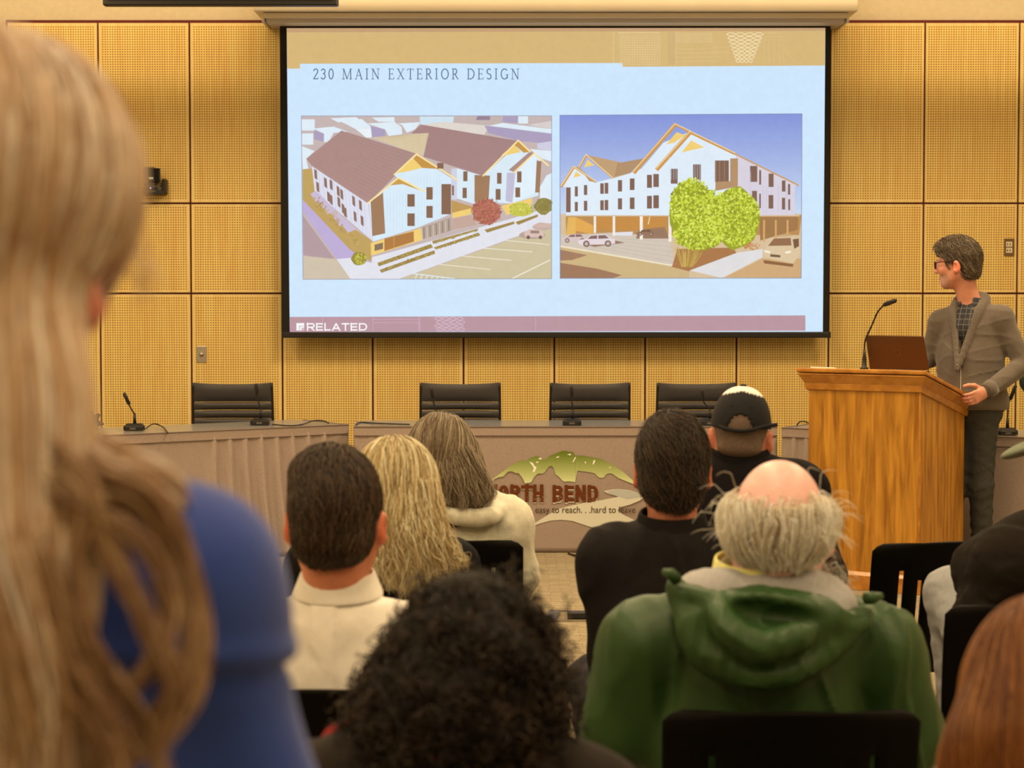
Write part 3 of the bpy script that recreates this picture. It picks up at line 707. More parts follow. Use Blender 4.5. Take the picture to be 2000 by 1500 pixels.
pr.line([(92, 820), (860, 820), (1780, 820)], 8, (214, 190, 160)); pr.line([(700, 830), (690, 880)], 6, (246, 226, 170))
for x in (1178, 1205, 1240, 1272): pr.line([(x, 420), (x, 575)], 3, (176, 142, 108))
pr.poly([(450, 940), (580, 935), (570, 965), (450, 962)], (226, 224, 230)).poly([(52, 1048), (850, 1180), (985, 1215), (985, 1270), (52, 1272)], (204, 178, 130)).poly([(52, 1065), (250, 1105), (140, 1140), (52, 1145)], (160, 122, 96)).poly([(52, 1160), (330, 1205), (500, 1250), (440, 1270), (52, 1272)], (158, 118, 92))
pr.line([(52, 1040), (850, 1178), (900, 1165)], 12, (236, 224, 196)); pr.poly([(860, 1190), (900, 1060), (1300, 1050), (1330, 1090), (985, 1222)], (168, 118, 74))
pr.poly([(988, 1216), (1330, 1088), (1520, 1060), (1515, 1120), (1240, 1262), (1215, 1268)], (222, 220, 222)).poly([(1240, 1266), (1515, 1130), (1795, 1130), (1795, 1272)], (206, 168, 122)).poly([(1490, 830), (1775, 828), (1770, 920), (1500, 1000)], (160, 118, 76))
for x in (1520, 1605, 1690): pr.rect(x, 850, x + 14, 1010 - (x - 1520) * .3, (212, 166, 104))
for i in range(5): pr.line([(480 - i * 60, 985 + i * 12), (860 + i * 3, 1010 + i * 36)], 2, (184, 172, 160))
pr.up()
def car(ax, ay, s_, body, dark, flip=1):
    f = lambda x, y: (ax + x * s_ * flip, ay + y * s_)
    pr.poly([f(0, 40), f(4, 22), f(60, 12), f(90, -16), f(200, -20), f(240, 8), f(268, 14), f(270, 46), f(230, 52), f(20, 56)], body).up()
    pr.poly([f(70, 12), f(96, -10), f(140, -13), f(140, 12)], dark).poly([f(148, 12), f(148, -13), f(198, -15), f(226, 8)], dark); pr.blob(*f(62, 48), 24 * s_, 24 * s_, dark, jag=.03).blob(*f(218, 46), 24 * s_, 24 * s_, dark, jag=.03).up()
    pr.blob(*f(62, 48), 13 * s_, 13 * s_, (196, 180, 174), jag=.03).blob(*f(218, 46), 13 * s_, 13 * s_, (196, 180, 174), jag=.03); pr.L -= 2
car(60, 965, .7, (214, 194, 192), (132, 104, 100)); car(600, 930, .5, (146, 112, 92), (110, 82, 66)); pr.L += 1
pr.poly([(300, 1045), (520, 1015), (450, 1000), (250, 1030)], (150, 118, 98)); pr.L += 1
car(180, 975, 1.0, (228, 214, 220), (128, 102, 98)); pr.L += 3
pr.blob(1000, 800, 160, 235, (150, 160, 40), 18, .05).blob(1060, 960, 170, 110, (150, 158, 44), 18, .06).blob(1330, 840, 165, 225, (152, 162, 44), 18, .06).blob(1165, 850, 105, 195, (146, 152, 42), 16, .06).up()
GRN = [(190, 206, 52), (206, 222, 70), (168, 180, 40), (222, 236, 104), (140, 148, 36), (182, 198, 60), (214, 228, 90)]
pr.leaves(1165, 830, 115, 200, GRN, 560, 15).leaves(1005, 750, 158, 205, GRN, 800, 15).leaves(1050, 960, 180, 110, GRN, 450, 15).leaves(1330, 830, 165, 210, GRN, 800, 15)
pr.leaves(1440, 1040, 60, 26, [(196, 112, 70), (176, 130, 60), (206, 150, 90)], 60, 10)
for i in range(60):
    x = random.uniform(880, 1090); pr.line([(960 + (x - 960) * .4, 1190), (x, random.uniform(1040, 1110))], 2.5, random.choice([(190, 160, 80), (176, 146, 66), (206, 178, 96)]))
pr.poly([(1522, 1095), (1540, 1040), (1590, 985), (1720, 975), (1780, 1000), (1785, 1090), (1740, 1165), (1560, 1130)], (218, 196, 160)).poly([(1520, 1140), (1740, 1170), (1735, 1190), (1530, 1165)], (140, 96, 64)).up()
pr.poly([(1556, 1038), (1598, 985), (1720, 980), (1725, 1035)], (146, 106, 78)).poly([(1735, 990), (1778, 985), (1780, 1040), (1745, 1060)], (120, 88, 68)).poly([(1572, 1098), (1645, 1105), (1645, 1122), (1572, 1116)], (110, 84, 66)).poly([(1530, 1068), (1572, 1078), (1568, 1092), (1528, 1082)], (248, 240, 216)).poly([(1680, 1080), (1722, 1072), (1720, 1088), (1684, 1094)], (248, 240, 216)).poly([(1600, 975), (1640, 958), (1720, 952), (1720, 968)], (196, 166, 126))
pr.up(); pr.line([(50, 93), (1802, 82), (1796, 1271), (52, 1273), (50, 93)], 4, (120, 130, 170))
pr.obj('slide_picture', M_slide, scr)['label'] = 'street view of a white gabled building with green trees'

# ================================================================ WALL FITTINGS
M_plate = mat('beige_plate', A(226, 190, 132), .5)
M_led = mat('blue_led', (.1, .1, .3), .4)
M_led.node_tree.nodes['Principled BSDF'].inputs['Emission Color'].default_value = (.5, .5, 1, 1); M_led.node_tree.nodes['Principled BSDF'].inputs['Emission Strength'].default_value = 2.0
M_camgrey = mat('camera_grey', A(92, 78, 58), .35)

t = thing('wall_camera', 'black pan-tilt camera mounted on the perforated wall', 'camera', P(292, 378, YW - .08))
def pb(x0, x1, y0, y1, Ya, Yb_): return pxbox(x0, x1, y0, y1, Ya, Yb_)
pb(316, 323, 350, 379, YW - .09, YW - .002).obj('bracket', M_black, t, bevel=.003)
pb(276, 318, 372, 380, YW - .15, YW - .002).obj('shelf', M_black, t, bevel=.004)
c = P(296, 367, YW - .1)
MB().lathe((c[0], c[1], c[2] - .035), [(.060, 0), (.066, .012), (.068, .035), (.060, .045), (.055, .05)], 24).obj('base', M_camgrey, t, smooth=True)
hd = Sdf().box(P(293, 345, YW - .1), (.047, .05, .062), r=.022, k=.01).mesh('head', .005)[0]
hd = obj('head', hd, M_camgrey, t)
pb(288.5, 312, 328, 357, YW - .158, YW - .12).obj('lens_window', mat('lens_glass', (.01, .01, .012), .08), hd, bevel=.008)
pb(290.5, 299, 346, 350, YW - .161, YW - .156).obj('maker_plate', mat('light_print', A(205, 190, 160), .4), hd)
pb(278, 308, 365, 370, YW - .172, YW - .16).obj('display_strip', M_black, t, bevel=.002)
MB().lathe(P(294, 367.5, YW - .174), [(.004, 0), (.004, .006)], 10, (0, -1, 0)).obj('indicator_light', M_led, t)
t = thing('wall_plate', 'cream wall plate with a cable outlet beside the wall camera', 'wall plate', P(265, 365, YW))
pb(255, 275, 334, 366, YW - .008, YW - .0005).obj('plate', M_plate, t, bevel=.002)
pb(263, 266.5, 343, 357, YW - .014, YW - .007).obj('socket', M_black, t)
cb = MB().tube(arc([P(265, 346, YW - .016), P(260, 352, YW - .04), P(261, 362, YW - .06), P(270, 372, YW - .08), P(278, 377, YW - .09)]), .004, 8)
tag(cb.obj('camera_cable', M_black, smooth=True), 'thin black cable looping from the plate to the wall camera', 'cable')

t = thing('wall_switch', 'steel wall plate with a round knob above the leftmost office chair', 'wall plate', P(393, 708, YW))
pb(384, 403.5, 676, 708, YW - .008, YW - .0005).obj('plate', M_steel, t, bevel=.002)
MB().lathe(P(393.5, 692, YW - .006), [(.016, 0), (.014, .012), (.010, .02), (.004, .021)], 16, (0, -1, 0)).obj('knob', M_steel, t, smooth=True)
for y in (680, 704): MB().lathe(P(393.5, y, YW - .007), [(.004, 0), (.003, .002)], 8, (0, -1, 0)).obj('screw', M_chrome, t)
t = thing('wall_outlet', 'brown wall plate with cream sockets right of the standing speaker', 'wall outlet', P(1971, 500, YW))
pb(1961.5, 1981.5, 466, 500, YW - .008, YW - .0005).obj('plate', mat('brown_plate', A(112, 76, 36), .4), t, bevel=.002)
for y in (477, 489):
    pb(1965, 1977.5, y - 5, y + 5, YW - .012, YW - .007).obj('socket', M_plate, t, bevel=.006)
    for x in (1968, 1973): pb(x - .8, x + .8, y - 2, y + 2, YW - .0135, YW - .011).obj('slot', M_black, t)

# dark ceiling-hung bar, top edge of the picture
t = thing('hanging_display', 'black ceiling-hung display whose lower edge shows at the top left', 'display', P(430, 12, 10.9))
a0, b0 = P(203, 12.5, 10.9), P(661, 9.5, 10.9)
MB().bx(a0[0], b0[0], 10.86, 10.93, a0[2], a0[2] + .62).obj('body', M_black, t, bevel=.008)
MB().bx(a0[0] + .02, b0[0] - .02, 10.852, 10.861, a0[2] + .03, a0[2] + .6).obj('screen_face', mat('dark_glass', (.01, .01, .012), .1), t)
MB().tube([((a0[0] + b0[0]) / 2, 10.92, a0[2] + .5), ((a0[0] + b0[0]) / 2, 10.92, CEIL)], .025, 12).obj('hanger_pole', M_black, t)

# ================================================================ TABLES, SKIRTS
M_cloth = mat('taupe_cloth', A(152, 119, 88), .85, var=.07, scale=90, bump=.25, bscale=700, sheen=.2)
M_seam = mat('taupe_seam', A(120, 92, 68), .9)
M_lam = mat('grey_brown_laminate', A(140, 122, 96), .22, var=.05, scale=6, spec=.5)
M_tleg = mat('table_leg_grey', (.12, .11, .1), .4, .6)
TZ = .737
def table(label, sklabel, a, b, depth, pleats, top_h=.028, flare=None, skmat=M_cloth):
    """a,b: front edge ends (x,y), a is the left one as seen from the audience"""
    a = np.array(a[:2], float); b = np.array(b[:2], float); u = nrm(b - a); L = np.linalg.norm(b - a); n = np.array([-u[1], u[0]])
    if n[1] < 0: n = -n
    def W(s, d, z): q = a + u * s + n * d; return (q[0], q[1], z)
    R = np.array([[u[0], n[0], 0], [u[1], n[1], 0], [0, 0, 1.0]])
    mid = W(L / 2, depth / 2, 0)
    t = thing('folding_table', label, 'table', mid, group='meeting tables')
    MB().box(W(L / 2, depth / 2, TZ - top_h / 2), (L / 2 - .004, depth / 2, top_h / 2), R).obj('tabletop', M_lam, t, bevel=.004)
    for s in (.12, L - .12):
        for d in (.08, depth - .08): MB().tube([W(s, d, 0), W(s, d, TZ - top_h)], .018, 10).obj('leg', M_tleg, t)
    sk = thing('table_skirt', sklabel, 'table skirt', W(L / 2, -.03, 0), group='taupe table skirts')
    # skirt: left end, front, right end as one hanging cloth
    path = [(-.010, depth * .9, 'e')] + [(-.010, depth * .45, 'e')] ; N = int(L / .012)
    path += [(L * i / N, -.010, 'f') for i in range(N + 1)] + [(L + .010, depth * .45, 'e'), (L + .010, depth * .9, 'e')]
    rows = [0, .05, .12, .2, .3, .42, .54, .64, .70, .728]
    g = []
    for dz in rows:
        r = []
        for s, d, k in path:
            o = 0.0; ds = 0.0
            if k == 'f':
                wgt = 0.0; x = s / L
                for p0, p1, amp, fr, fl in pleats:
                    e = min(1, max(0, (x - p0) / .03)) * min(1, max(0, (p1 - x) / .03))
                    g_ = min(1, dz / .12) * (.45 + .55 * dz / .73)
                    ph = 6.2832 * fr * (x - p0) / (p1 - p0) + 1.3 * math.sin(9 * x + 2 * dz) + .7 * dz
                    o += e * (amp * g_ * (1.6 - 2.6 * abs(math.sin(ph / 2)) ** .8 + .3 * math.sin(2 * ph + 1)) + fl * (dz / .73) ** 1.7)
                    ds += e * .004 * math.cos(ph)
                o += .004 * math.sin(5.1 * s + 3 * dz) * dz / .7
            r.append(W(s + ds, d - o, TZ - .004 - dz))
        g.append(r)
    MB().grid(g).obj('skirt', skmat, sk, smooth=True, solid=.003)
    bd = []
    for dz in (-.004, .046, .05):
        bd.append([W(s, d - (.006 if k == 'f' else 0) , TZ - dz) if k == 'f' else W(s + (-.006 if s < L / 2 else .006), d, TZ - dz) for s, d, k in path])
    bo = MB().grid(bd).obj('band', skmat, sk, smooth=False, solid=.004)
    MB().tube([W(s, -.020, TZ + .003) for s in np.linspace(0, L, 40)], .0035, 6).obj('piping', M_seam, bo)
    MB().tube([W(s, -.019, TZ - .049) for s in np.linspace(0, L, 40)], .002, 5).obj('seam', M_seam, bo)
    return t, sk, W
lp, lq = Q(-420, 879, TZ), Q(678, 830, TZ)
table('grey laminate table angled at the left behind the blond woman', 'taupe table skirt with deep pleats on the left angled table', lp, lq, .62, [(.0, .68, .005, 12, 0), (.70, .985, .030, 9, .10)])
cp, cq = Q(692, 834, TZ), Q(1517, 834, TZ)
_, sk2, W2 = table('long grey laminate table in the centre below the screen', 'flat taupe table skirt with the printed mountain emblem', cp, cq, .62, [(0, .09, .008, 2, .02), (.9, 1, .010, 3, .02)])
rp, rq = Q(1529, 836, TZ), Q(2230, 865, TZ)
table('grey laminate table at the right behind the wooden lectern', 'taupe table skirt behind lectern, pleated at its left end', rp, rq, .62, [(.0, .2, .028, 5, .05)])

# printed emblem on the centre skirt (flat print), drawing units: photograph pixels
YE = 12.16 - .019
cpY = cp[1]
YE = cpY - .0165
em = Art(YE, lambda x, y: (920 + x / 5.5556, 860 + y / 5.5556), step=.0005)
def grad_poly(art, top, bot, c0, c1, n=10):
    """closed band between two polylines over the same x range, shaded from c0 (upper) to c1 (lower)"""
    xs_ = np.linspace(top[0][0], top[-1][0], 70); ty = np.interp(xs_, *np.array(top).T); by = np.interp(xs_, *np.array(bot).T)
    y0, y1 = min(ty), max(by)
    for i in range(len(xs_) - 1):
        for k in range(n):
            f0, f1 = k / n, (k + 1) / n; ya, yb = ty[i] + (by[i] - ty[i]) * f0, ty[i] + (by[i] - ty[i]) * f1
            yc, yd = ty[i+1] + (by[i+1] - ty[i+1]) * f0, ty[i+1] + (by[i+1] - ty[i+1]) * f1
            if abs(ya - yb) + abs(yc - yd) < .5: continue
            m_ = np.clip(((ya + yb + yc + yd) / 4 - y0) / (y1 - y0), 0, 1)
            art.poly([(xs_[i], ya), (xs_[i+1], yc), (xs_[i+1], yd), (xs_[i], yb)], tuple(np.array(c0) * (1 - m_) + np.array(c1) * m_))
top = [(185, 466), (260, 400), (350, 335), (430, 275), (530, 220), (600, 222), (650, 185), (720, 165), (770, 205), (815, 208), (838, 175), (900, 150), (960, 125), (1000, 110), (1060, 122), (1110, 125), (1125, 165), (1200, 165), (1300, 180), (1420, 205), (1550, 270), (1660, 350), (1740, 420), (1815, 490)]
bot = [(185, 470), (260, 415), (300, 400), (350, 392), (400, 340), (440, 335), (490, 358), (530, 355), (545, 400), (575, 430), (548, 470), (580, 470), (620, 460), (650, 465), (680, 405), (720, 360), (790, 362), (830, 300), (860, 270), (900, 300), (905, 360), (960, 400), (1000, 450), (1070, 445), (1130, 455), (1145, 400), (1150, 330), (1250, 340), (1350, 360), (1380, 405), (1440, 408), (1470, 360), (1530, 360), (1600, 410), (1700, 450), (1815, 494)]
grad_poly(em, top, bot, (92, 96, 20), (218, 200, 128))
em.up()
SN = (236, 224, 176)
for q in ([(632, 232), (668, 244), (690, 280), (712, 290), (690, 340), (668, 348), (682, 300), (660, 268)], [(730, 195), (762, 190), (770, 206), (740, 206)], [(1040, 152), (1085, 146), (1080, 164)], [(1130, 180), (1140, 184), (1112, 236), (1100, 236)], [(1232, 230), (1250, 236), (1240, 256)], [(1330, 214), (1350, 220), (1328, 262), (1318, 262)], [(1495, 288), (1515, 290), (1510, 306)], [(700, 236), (735, 228), (720, 248)], [(915, 186), (960, 170), (945, 190)]): em.poly(q, SN)
RV1, RV2 = (206, 182, 136), (176, 160, 126)
em.poly([(1440, 548), (1520, 535), (1600, 528), (1720, 540), (1800, 565), (1885, 612), (1830, 655), (1720, 700), (1620, 726), (1590, 760), (1640, 800), (1740, 850), (1830, 884), (1730, 930), (1620, 958), (1480, 968), (1330, 950), (1220, 915), (1100, 875), (980, 862), (860, 872), (740, 905), (625, 950), (720, 880), (850, 800), (960, 740), (1100, 705), (1260, 672), (1420, 648), (1600, 612), (1530, 590), (1470, 570)], RV1).up()
em.poly([(1470, 552), (1600, 532), (1720, 545), (1800, 568), (1870, 612), (1700, 640), (1600, 610), (1530, 588)], RV2).up().up()
BLK = {
 'N': (.72, [[(.13, 0), (.13, 1)], [(.13, .05), (.58, .95)], [(.58, 0), (.58, 1)]]), 'O': (.68, [ringp(.33, .5, .2, .4, 0, 360, 14)]),
 'R': (.7, [[(.13, 0), (.13, 1)], [(.1, .1), (.4, .1)], ringp(.4, .31, .14, .2, 270, 450, 6), [(.13, .52), (.4, .52)], [(.34, .55), (.58, 1)]]),
 'T': (.64, [[(.32, 0), (.32, 1)], [(.02, .1), (.62, .1)]]), 'H': (.7, [[(.13, 0), (.13, 1)], [(.57, 0), (.57, 1)], [(.13, .5), (.57, .5)]]),
 'B': (.7, [[(.13, 0), (.13, 1)], [(.1, .1), (.42, .1)], ringp(.42, .3, .13, .19, 270, 450, 6), [(.13, .5), (.42, .5)], ringp(.42, .7, .15, .2, 270, 450, 6), [(.1, .9), (.42, .9)]]),
 'E': (.62, [[(.13, 0), (.13, 1)], [(.13, .1), (.56, .1)], [(.13, .5), (.5, .5)], [(.13, .9), (.58, .9)]]), 'D': (.72, [[(.13, 0), (.13, 1)], [(.1, .1), (.36, .1)], ringp(.36, .5, .22, .4, 270, 450, 10), [(.1, .9), (.36, .9)]]),
}
MAR = (98, 44, 12)
x = strokes(em, 'NORTH', 168, 498, 172, 1, BLK, .2, (222, 196, 150), gap=.045); em.up()
strokes(em, 'NORTH', 166, 490, 172, 1, BLK, .235, MAR, gap=.045)
em.L -= 1; strokes(em, 'BEND', 884, 508, 168, 1, BLK, .2, (222, 196, 150), gap=.075); em.up()
strokes(em, 'BEND', 882, 496, 168, 1, BLK, .235, MAR, gap=.075); em.up()
for i in range(90):
    x_, y_ = random.choice([random.uniform(230, 800), random.uniform(890, 1400)]), 660 - abs(random.gauss(0, 40)); em.blob(x_, y_, random.uniform(2, 6), random.uniform(2, 5), random.choice([(160, 128, 98), (176, 140, 104), (140, 96, 60)]), 6, .4)
# the emblem lives on cloth, so its colours are surface colours
em.c = [np.clip(np.array(c_) / LWHITE, 0, .9) for c_ in em.c]
em.obj('printed_emblem', attr_mat('cloth_print', .85, .2, var=.05, scale=300), sk2)
fc = bpy.data.curves.new('motto', 'FONT'); fc.body = 'easy to reach. . .hard to leave'; fc.size = 1.0
tmp = bpy.data.objects.new('motto_tmp', fc); COL.objects.link(tmp); bpy.context.view_layer.update()
me = bpy.data.meshes.new_from_object(tmp.evaluated_get(bpy.context.evaluated_depsgraph_get())); bpy.data.objects.remove(tmp)
co = np.array([v.co[:] for v in me.vertices]); x0_, x1_ = co[:, 0].min(), co[:, 0].max()
pa, pb_ = P(1045.5, 1001.5, YE - .004), P(1241, 1001.5, YE - .004); sx = (pb_[0] - pa[0]) / (x1_ - x0_)
for v in me.vertices: v.co = (pa[0] + (v.co.x - x0_) * sx, YE - .004, pa[2] + v.co.y * sx * 1.12)
obj('printed_motto', me, mat('dark_brown_print', A(70, 44, 18), .85), sk2)

# ================================================================ OFFICE CHAIRS BEHIND THE TABLES
M_leather = mat('black_leather', A(56, 46, 36), .5, var=.08, scale=40, bump=.12, bscale=300, spec=.5)
def office_chair():
    t = thing('office_chair', 'x', 'chair', (0, 0, 0), group='black office chairs behind the tables')
    zt = .955; pads = [(.0, .118), (.122, .170), (.174, .222), (.226, .274), (.278, .326), (.330, .378), (.382, .43)]
    for a_, b_ in pads:
        g = []
        for i in range(7):
            f = i / 6; z = zt - a_ - (b_ - a_) * f; bl = math.sin(math.pi * f) ** .5 * .014; r = []
            for k in range(13):
                s = k / 12 * 2 - 1; w = .242 + .004 * (zt - z); ed = (1 - abs(s) ** 8)
                zz = z + (.012 * s * s - .010 if a_ == 0 and i == 0 else (.012 * s * s - .010) * (1 - f) * (a_ == 0))
                r.append((s * w, -.0 - bl * ed - .035 * s * s * -1 * -1 + (zt - z) * .12, zz))
            g.append(r)
        back = [[(x, y + .03, z) for x, y, z in r] for r in g]
        mb = MB().grid(g); mb.grid([r[::-1] for r in back])
        for rr, rb in ((g[0], back[0]), (back[-1], g[-1])): mb.grid([rb, rr])
        mb.grid([[g[i][0] for i in range(7)], [back[i][0] for i in range(7)]]); mb.grid([[back[i][12] for i in range(7)], [g[i][12] for i in range(7)]])
        mb.obj('back_pad', M_leather, t, smooth=True)
    for s in (-1, 1): MB().tube(arc([(s * .245, -.03, .955), (s * .248, .0, .75), (s * .248, .02, .55), (s * .22, -.06, .46)]), .009, 8).obj('side_frame', M_black, t, smooth=True)
    sb = Sdf().box((0, -.2, .47), (.24, .23, .035), r=.03, k=.02).mesh('seat', .012)[0]; obj('seat', sb, M_leather, t)
    for s in (-1, 1): MB().tube(arc([(s * .26, .0, .66), (s * .27, -.1, .68), (s * .27, -.28, .67), (s * .26, -.32, .6), (s * .24, -.25, .48)]), .013, 8).obj('armrest', M_chrome, t, smooth=True)
    MB().tube([(0, -.2, .08), (0, -.2, .44)], .025, 12).obj('gas_post', M_chrome, t)
    for k in range(5):
        a_ = 6.2832 * k / 5; lg_ = MB().tube([(0, -.2, .1), (.3 * math.sin(a_), -.2 + .3 * math.cos(a_), .065)], [.024, .014], 8).obj('base_leg', M_chrome, t)
        MB().lathe((.3 * math.sin(a_) - .02, -.2 + .3 * math.cos(a_), .03), [(.02, 0), (.03, .006), (.03, .034), (.02, .04)], 12, (1, 0, 0)).obj('caster', M_black, lg_)
    return t
oc = office_chair(); first = True
for x_, w_, yt, lab in ((455, 150, 750, 'black leather office chair behind the left angled table'), (899, 146, 750, 'black leather office chair behind the grey-haired listener, below screen'), (1152, 145, 757, 'black leather office chair behind the table, right above the emblem'), (1360, 148, 749, 'black leather office chair partly hidden by the man in the cap')):
    o = oc if first else copy_tree(oc); first = False
    pp = P(x_, yt, 13.02); o.location = (pp[0], 13.02, pp[2] - .955); o.location.z = 0; o['label'] = lab
    o.rotation_euler = (0, 0, random.uniform(-.06, .06))

# ================================================================ MICROPHONES
def mic(label, bpx, bpy_, tip, bend=None, z=TZ + .004, bw=.055, cable=None, seed=0):
    b = Q(bpx, bpy_, z); Yb_ = b[1]
    t = thing('desk_microphone', label, 'microphone', b, group='gooseneck microphones')
    w = bw
    prof = [(-1, -.8), (-.75, -1), (.75, -1), (1, -.8), (1, .8), (.8, 1), (-.8, 1), (-1, .8)]
    mb = MB(); lo = [(b[0] + w * x, b[1] + .045 * y, z) for x, y in prof]; mi_ = [(b[0] + w * x, b[1] + .045 * y, z + .022) for x, y in prof]; hi_ = [(b[0] + w * .72 * x, b[1] + .008 + .03 * y, z + .038) for x, y in prof]
    mb.grid([lo, mi_, hi_], wrap=True); mb.add(hi_, [tuple(range(8))]); mb.add(lo, [tuple(range(7, -1, -1))])
    bo = mb.obj('base', M_black, t, bevel=.002)
    MB().bx(b[0] - .016, b[0] + .016, b[1] - .046, b[1] - .043, z + .006, z + .016).obj('button', M_camgrey, bo)
    tp = P(*tip, Yb_ - .02); st_ = np.array([b[0] + .004, b[1], z + .036])
    md = st_ * .45 + tp * .55 + (np.array([0, 0, .0]) if bend is None else np.array(bend)); kn = st_ + (0, 0, .055)
    MB().tube([st_, kn], [.010, .007], 10).obj('collar', M_black, t, smooth=True)
    hb = md + (tp - md) * .25
    MB().tube(arc([kn, (kn + md) / 2, md, hb]), .0042, 8).obj('gooseneck', M_black, t, smooth=True)
    MB().tube([hb, hb + (tp - hb) * .05, hb + (tp - hb) * .9, tp], [.006, .0105, .0105, .007], 10).obj('capsule', M_black, t, smooth=True)
    return t
mic('black gooseneck microphone at left end of the left table, leaning left', 262, 840, (242, 767), bend=(.012, 0, -.01))
mic('black gooseneck microphone in front of the leftmost office chair', 508, 829, (500, 749), bend=(-.004, 0, 0))
mic('gooseneck microphone above the emblem on the centre table', 1117, 829.5, (1116, 754))
mic('gooseneck microphone mostly hidden behind the grey-haired listener', 850, 830, (842, 757))
mic('gooseneck microphone beside the man in the cap', 1385, 829.5, (1371, 761), bend=(-.008, 0, 0))
mic('gooseneck microphone on the right table behind the speaker', 1966, 849, (1984, 752), bend=(-.02, 0, 0))
def cable(label, pts, r=.004):
    tag(MB().tube(arc(pts, 36), r, 6).obj('microphone_cable', M_black, smooth=True), label, 'cable')
cable('black cable curling from the left microphone on the left table', [Q(283, 838, TZ + .012), P(300, 828, Q(300, 836, TZ)[1]), P(318, 834, Q(318, 838, TZ)[1]), Q(328, 846, TZ + .006)])
cable('long black cable trailing right across the left table', [Q(532, 829, TZ + .01), Q(565, 831.5, TZ + .006), Q(590, 829, TZ + .006), P(612, 822, Q(612, 826, TZ)[1]), P(632, 822, Q(632, 826, TZ)[1]), Q(642, 827, TZ + .006)])
cable('black cable along the back left edge of the centre table', [Q(696, 829, TZ + .006), P(706, 825, 12.5), Q(740, 827, TZ + .006), Q(800, 829, TZ + .006)])
cable('thin dark cable lying on the carpet under the emblem', [Q(1110, 1081, .008), Q(1130, 1086, .008), Q(1150, 1084, .008), Q(1172, 1083, .012), Q(1200, 1084, .008)], .006)
cable('black cable loop on the right table at the lectern edge', [Q(1556, 831, TZ + .006), P(1562, 824, 12.2), P(1574, 824, 12.2), Q(1590, 832, TZ + .006)])

# dark spiky object on the left table
c = Q(176, 842, TZ); sd = Sdf().ell(c + (0, 0, .045), (.05, .045, .045), k=.02)
for d in ((-.5, 0, .9), (.75, -.2, .6), (.2, -.3, .95), (1, .1, -.1), (-.9, .2, .3), (.5, .5, .6), (.0, -1, .2), (-.4, -.6, -.4), (.7, -.5, -.5)):
    e = c + (0, 0, .047) + nrm(d) * .075; e[2] = max(e[2], TZ + .008); sd.cap(c + (0, 0, .047), e, .03, .006, k=.012)
me, _ = sd.mesh('table_ornament', .005)
tag(obj('table_ornament', me, mat('dark_pewter', A(70, 58, 46), .35, .6)), 'small dark spiky ornament at the left end of the left table', 'ornament')

# ================================================================ LECTERN
M_oak = wood_mat('oak_veneer', A(138, 78, 10), A(194, 122, 30), 3.2, (9, 9, .9), .34, bump=.05, spec=.5)
M_oak2 = wood_mat('oak_trim', A(156, 86, 18), A(192, 118, 36), 3.5, (3, 3, 3), .3, spec=.5)
near = np.array([2.057, 10.46]); lu = nrm(np.array([-.515, .33])); ld = np.array([-lu[1], lu[0]]) * -1
ld = np.array([lu[1], -lu[0]]);
if ld[1] < 0: ld = -ld
LWD, LDP, LZ, LSL = .612, .63, 1.127, -.235         # width, depth, front top height, slope of the top
def LW(s, d, z): q = near + lu * s + ld * d; return (q[0], q[1], z)
lec = thing('lectern', 'tall oak lectern with a sloped moulded top, laptop on it', 'lectern', LW(LWD / 2, LDP / 2, 0))
def lect_layer(ov, z0, z1, slope0=True, slope1=True, ov1=None):
    ov1 = ov if ov1 is None else ov1
    def ring(o, z, sl): return [LW(s, d, z + (LSL * d if sl else 0)) for s, d in ((-o, -o), (LWD + o, -o), (LWD + o, LDP + o), (-o, LDP + o))]
    return MB().add(ring(ov, z0, slope0) + ring(ov1, z1, slope1), [(3, 2, 1, 0), (4, 5, 6, 7), (0, 1, 5, 4), (1, 2, 6, 5), (2, 3, 7, 6), (3, 0, 4, 7)])
def layer(ov, z0, z1, sl0=True, ov1=None):
    m_ = MB(); o1 = ov if ov1 is None else ov1
    def ring(o, z, sl): return [LW(s, d, z + (LSL * d if sl else 0)) for s, d in ((-o, -o), (LWD + o, -o), (LWD + o, LDP + o), (-o, LDP + o))]
    m_.add(ring(ov, z0, sl0) + ring(o1, z1, True if sl0 is not None else False), [(3, 2, 1, 0), (4, 5, 6, 7), (0, 1, 5, 4), (1, 2, 6, 5), (2, 3, 7, 6), (3, 0, 4, 7)])
    return m_
layer(0, .0, LZ - .10, False).obj('body', M_oak, lec, bevel=.003)
layer(.012, LZ - .105, LZ - .072, ov1=.018).obj('lower_moulding', M_oak2, lec, bevel=.003)
layer(.016, LZ - .074, LZ - .034, ov1=.042).obj('cove_moulding', M_oak2, lec, bevel=.004)
layer(.044, LZ - .036, LZ - .026).obj('bead_moulding', M_oak2, lec, bevel=.004)
layer(.050, LZ - .022, LZ, ).obj('top_board', M_oak2, lec, bevel=.006)
m_ = MB()
def flat(o, z): return [LW(s, d, z) for s, d in ((-o, -o), (LWD + o, -o), (LWD + o, LDP + o), (-o, LDP + o))]
m_.add(flat(.022, 0) + flat(.022, .075) + flat(.006, .095), [(3, 2, 1, 0), (8, 9, 10, 11)] + [(k, (k + 1) % 4, 4 + (k + 1) % 4, 4 + k) for k in range(4)] + [(4 + k, 4 + (k + 1) % 4, 8 + (k + 1) % 4, 8 + k) for k in range(4)])
m_.obj('plinth', M_oak2, lec, bevel=.003)
MB().tube([LW(0, 0, .09), LW(0, 0, LZ - .1)], .006, 8).obj('corner_bead', M_oak2, lec)
def lz(d): return LZ + LSL * d
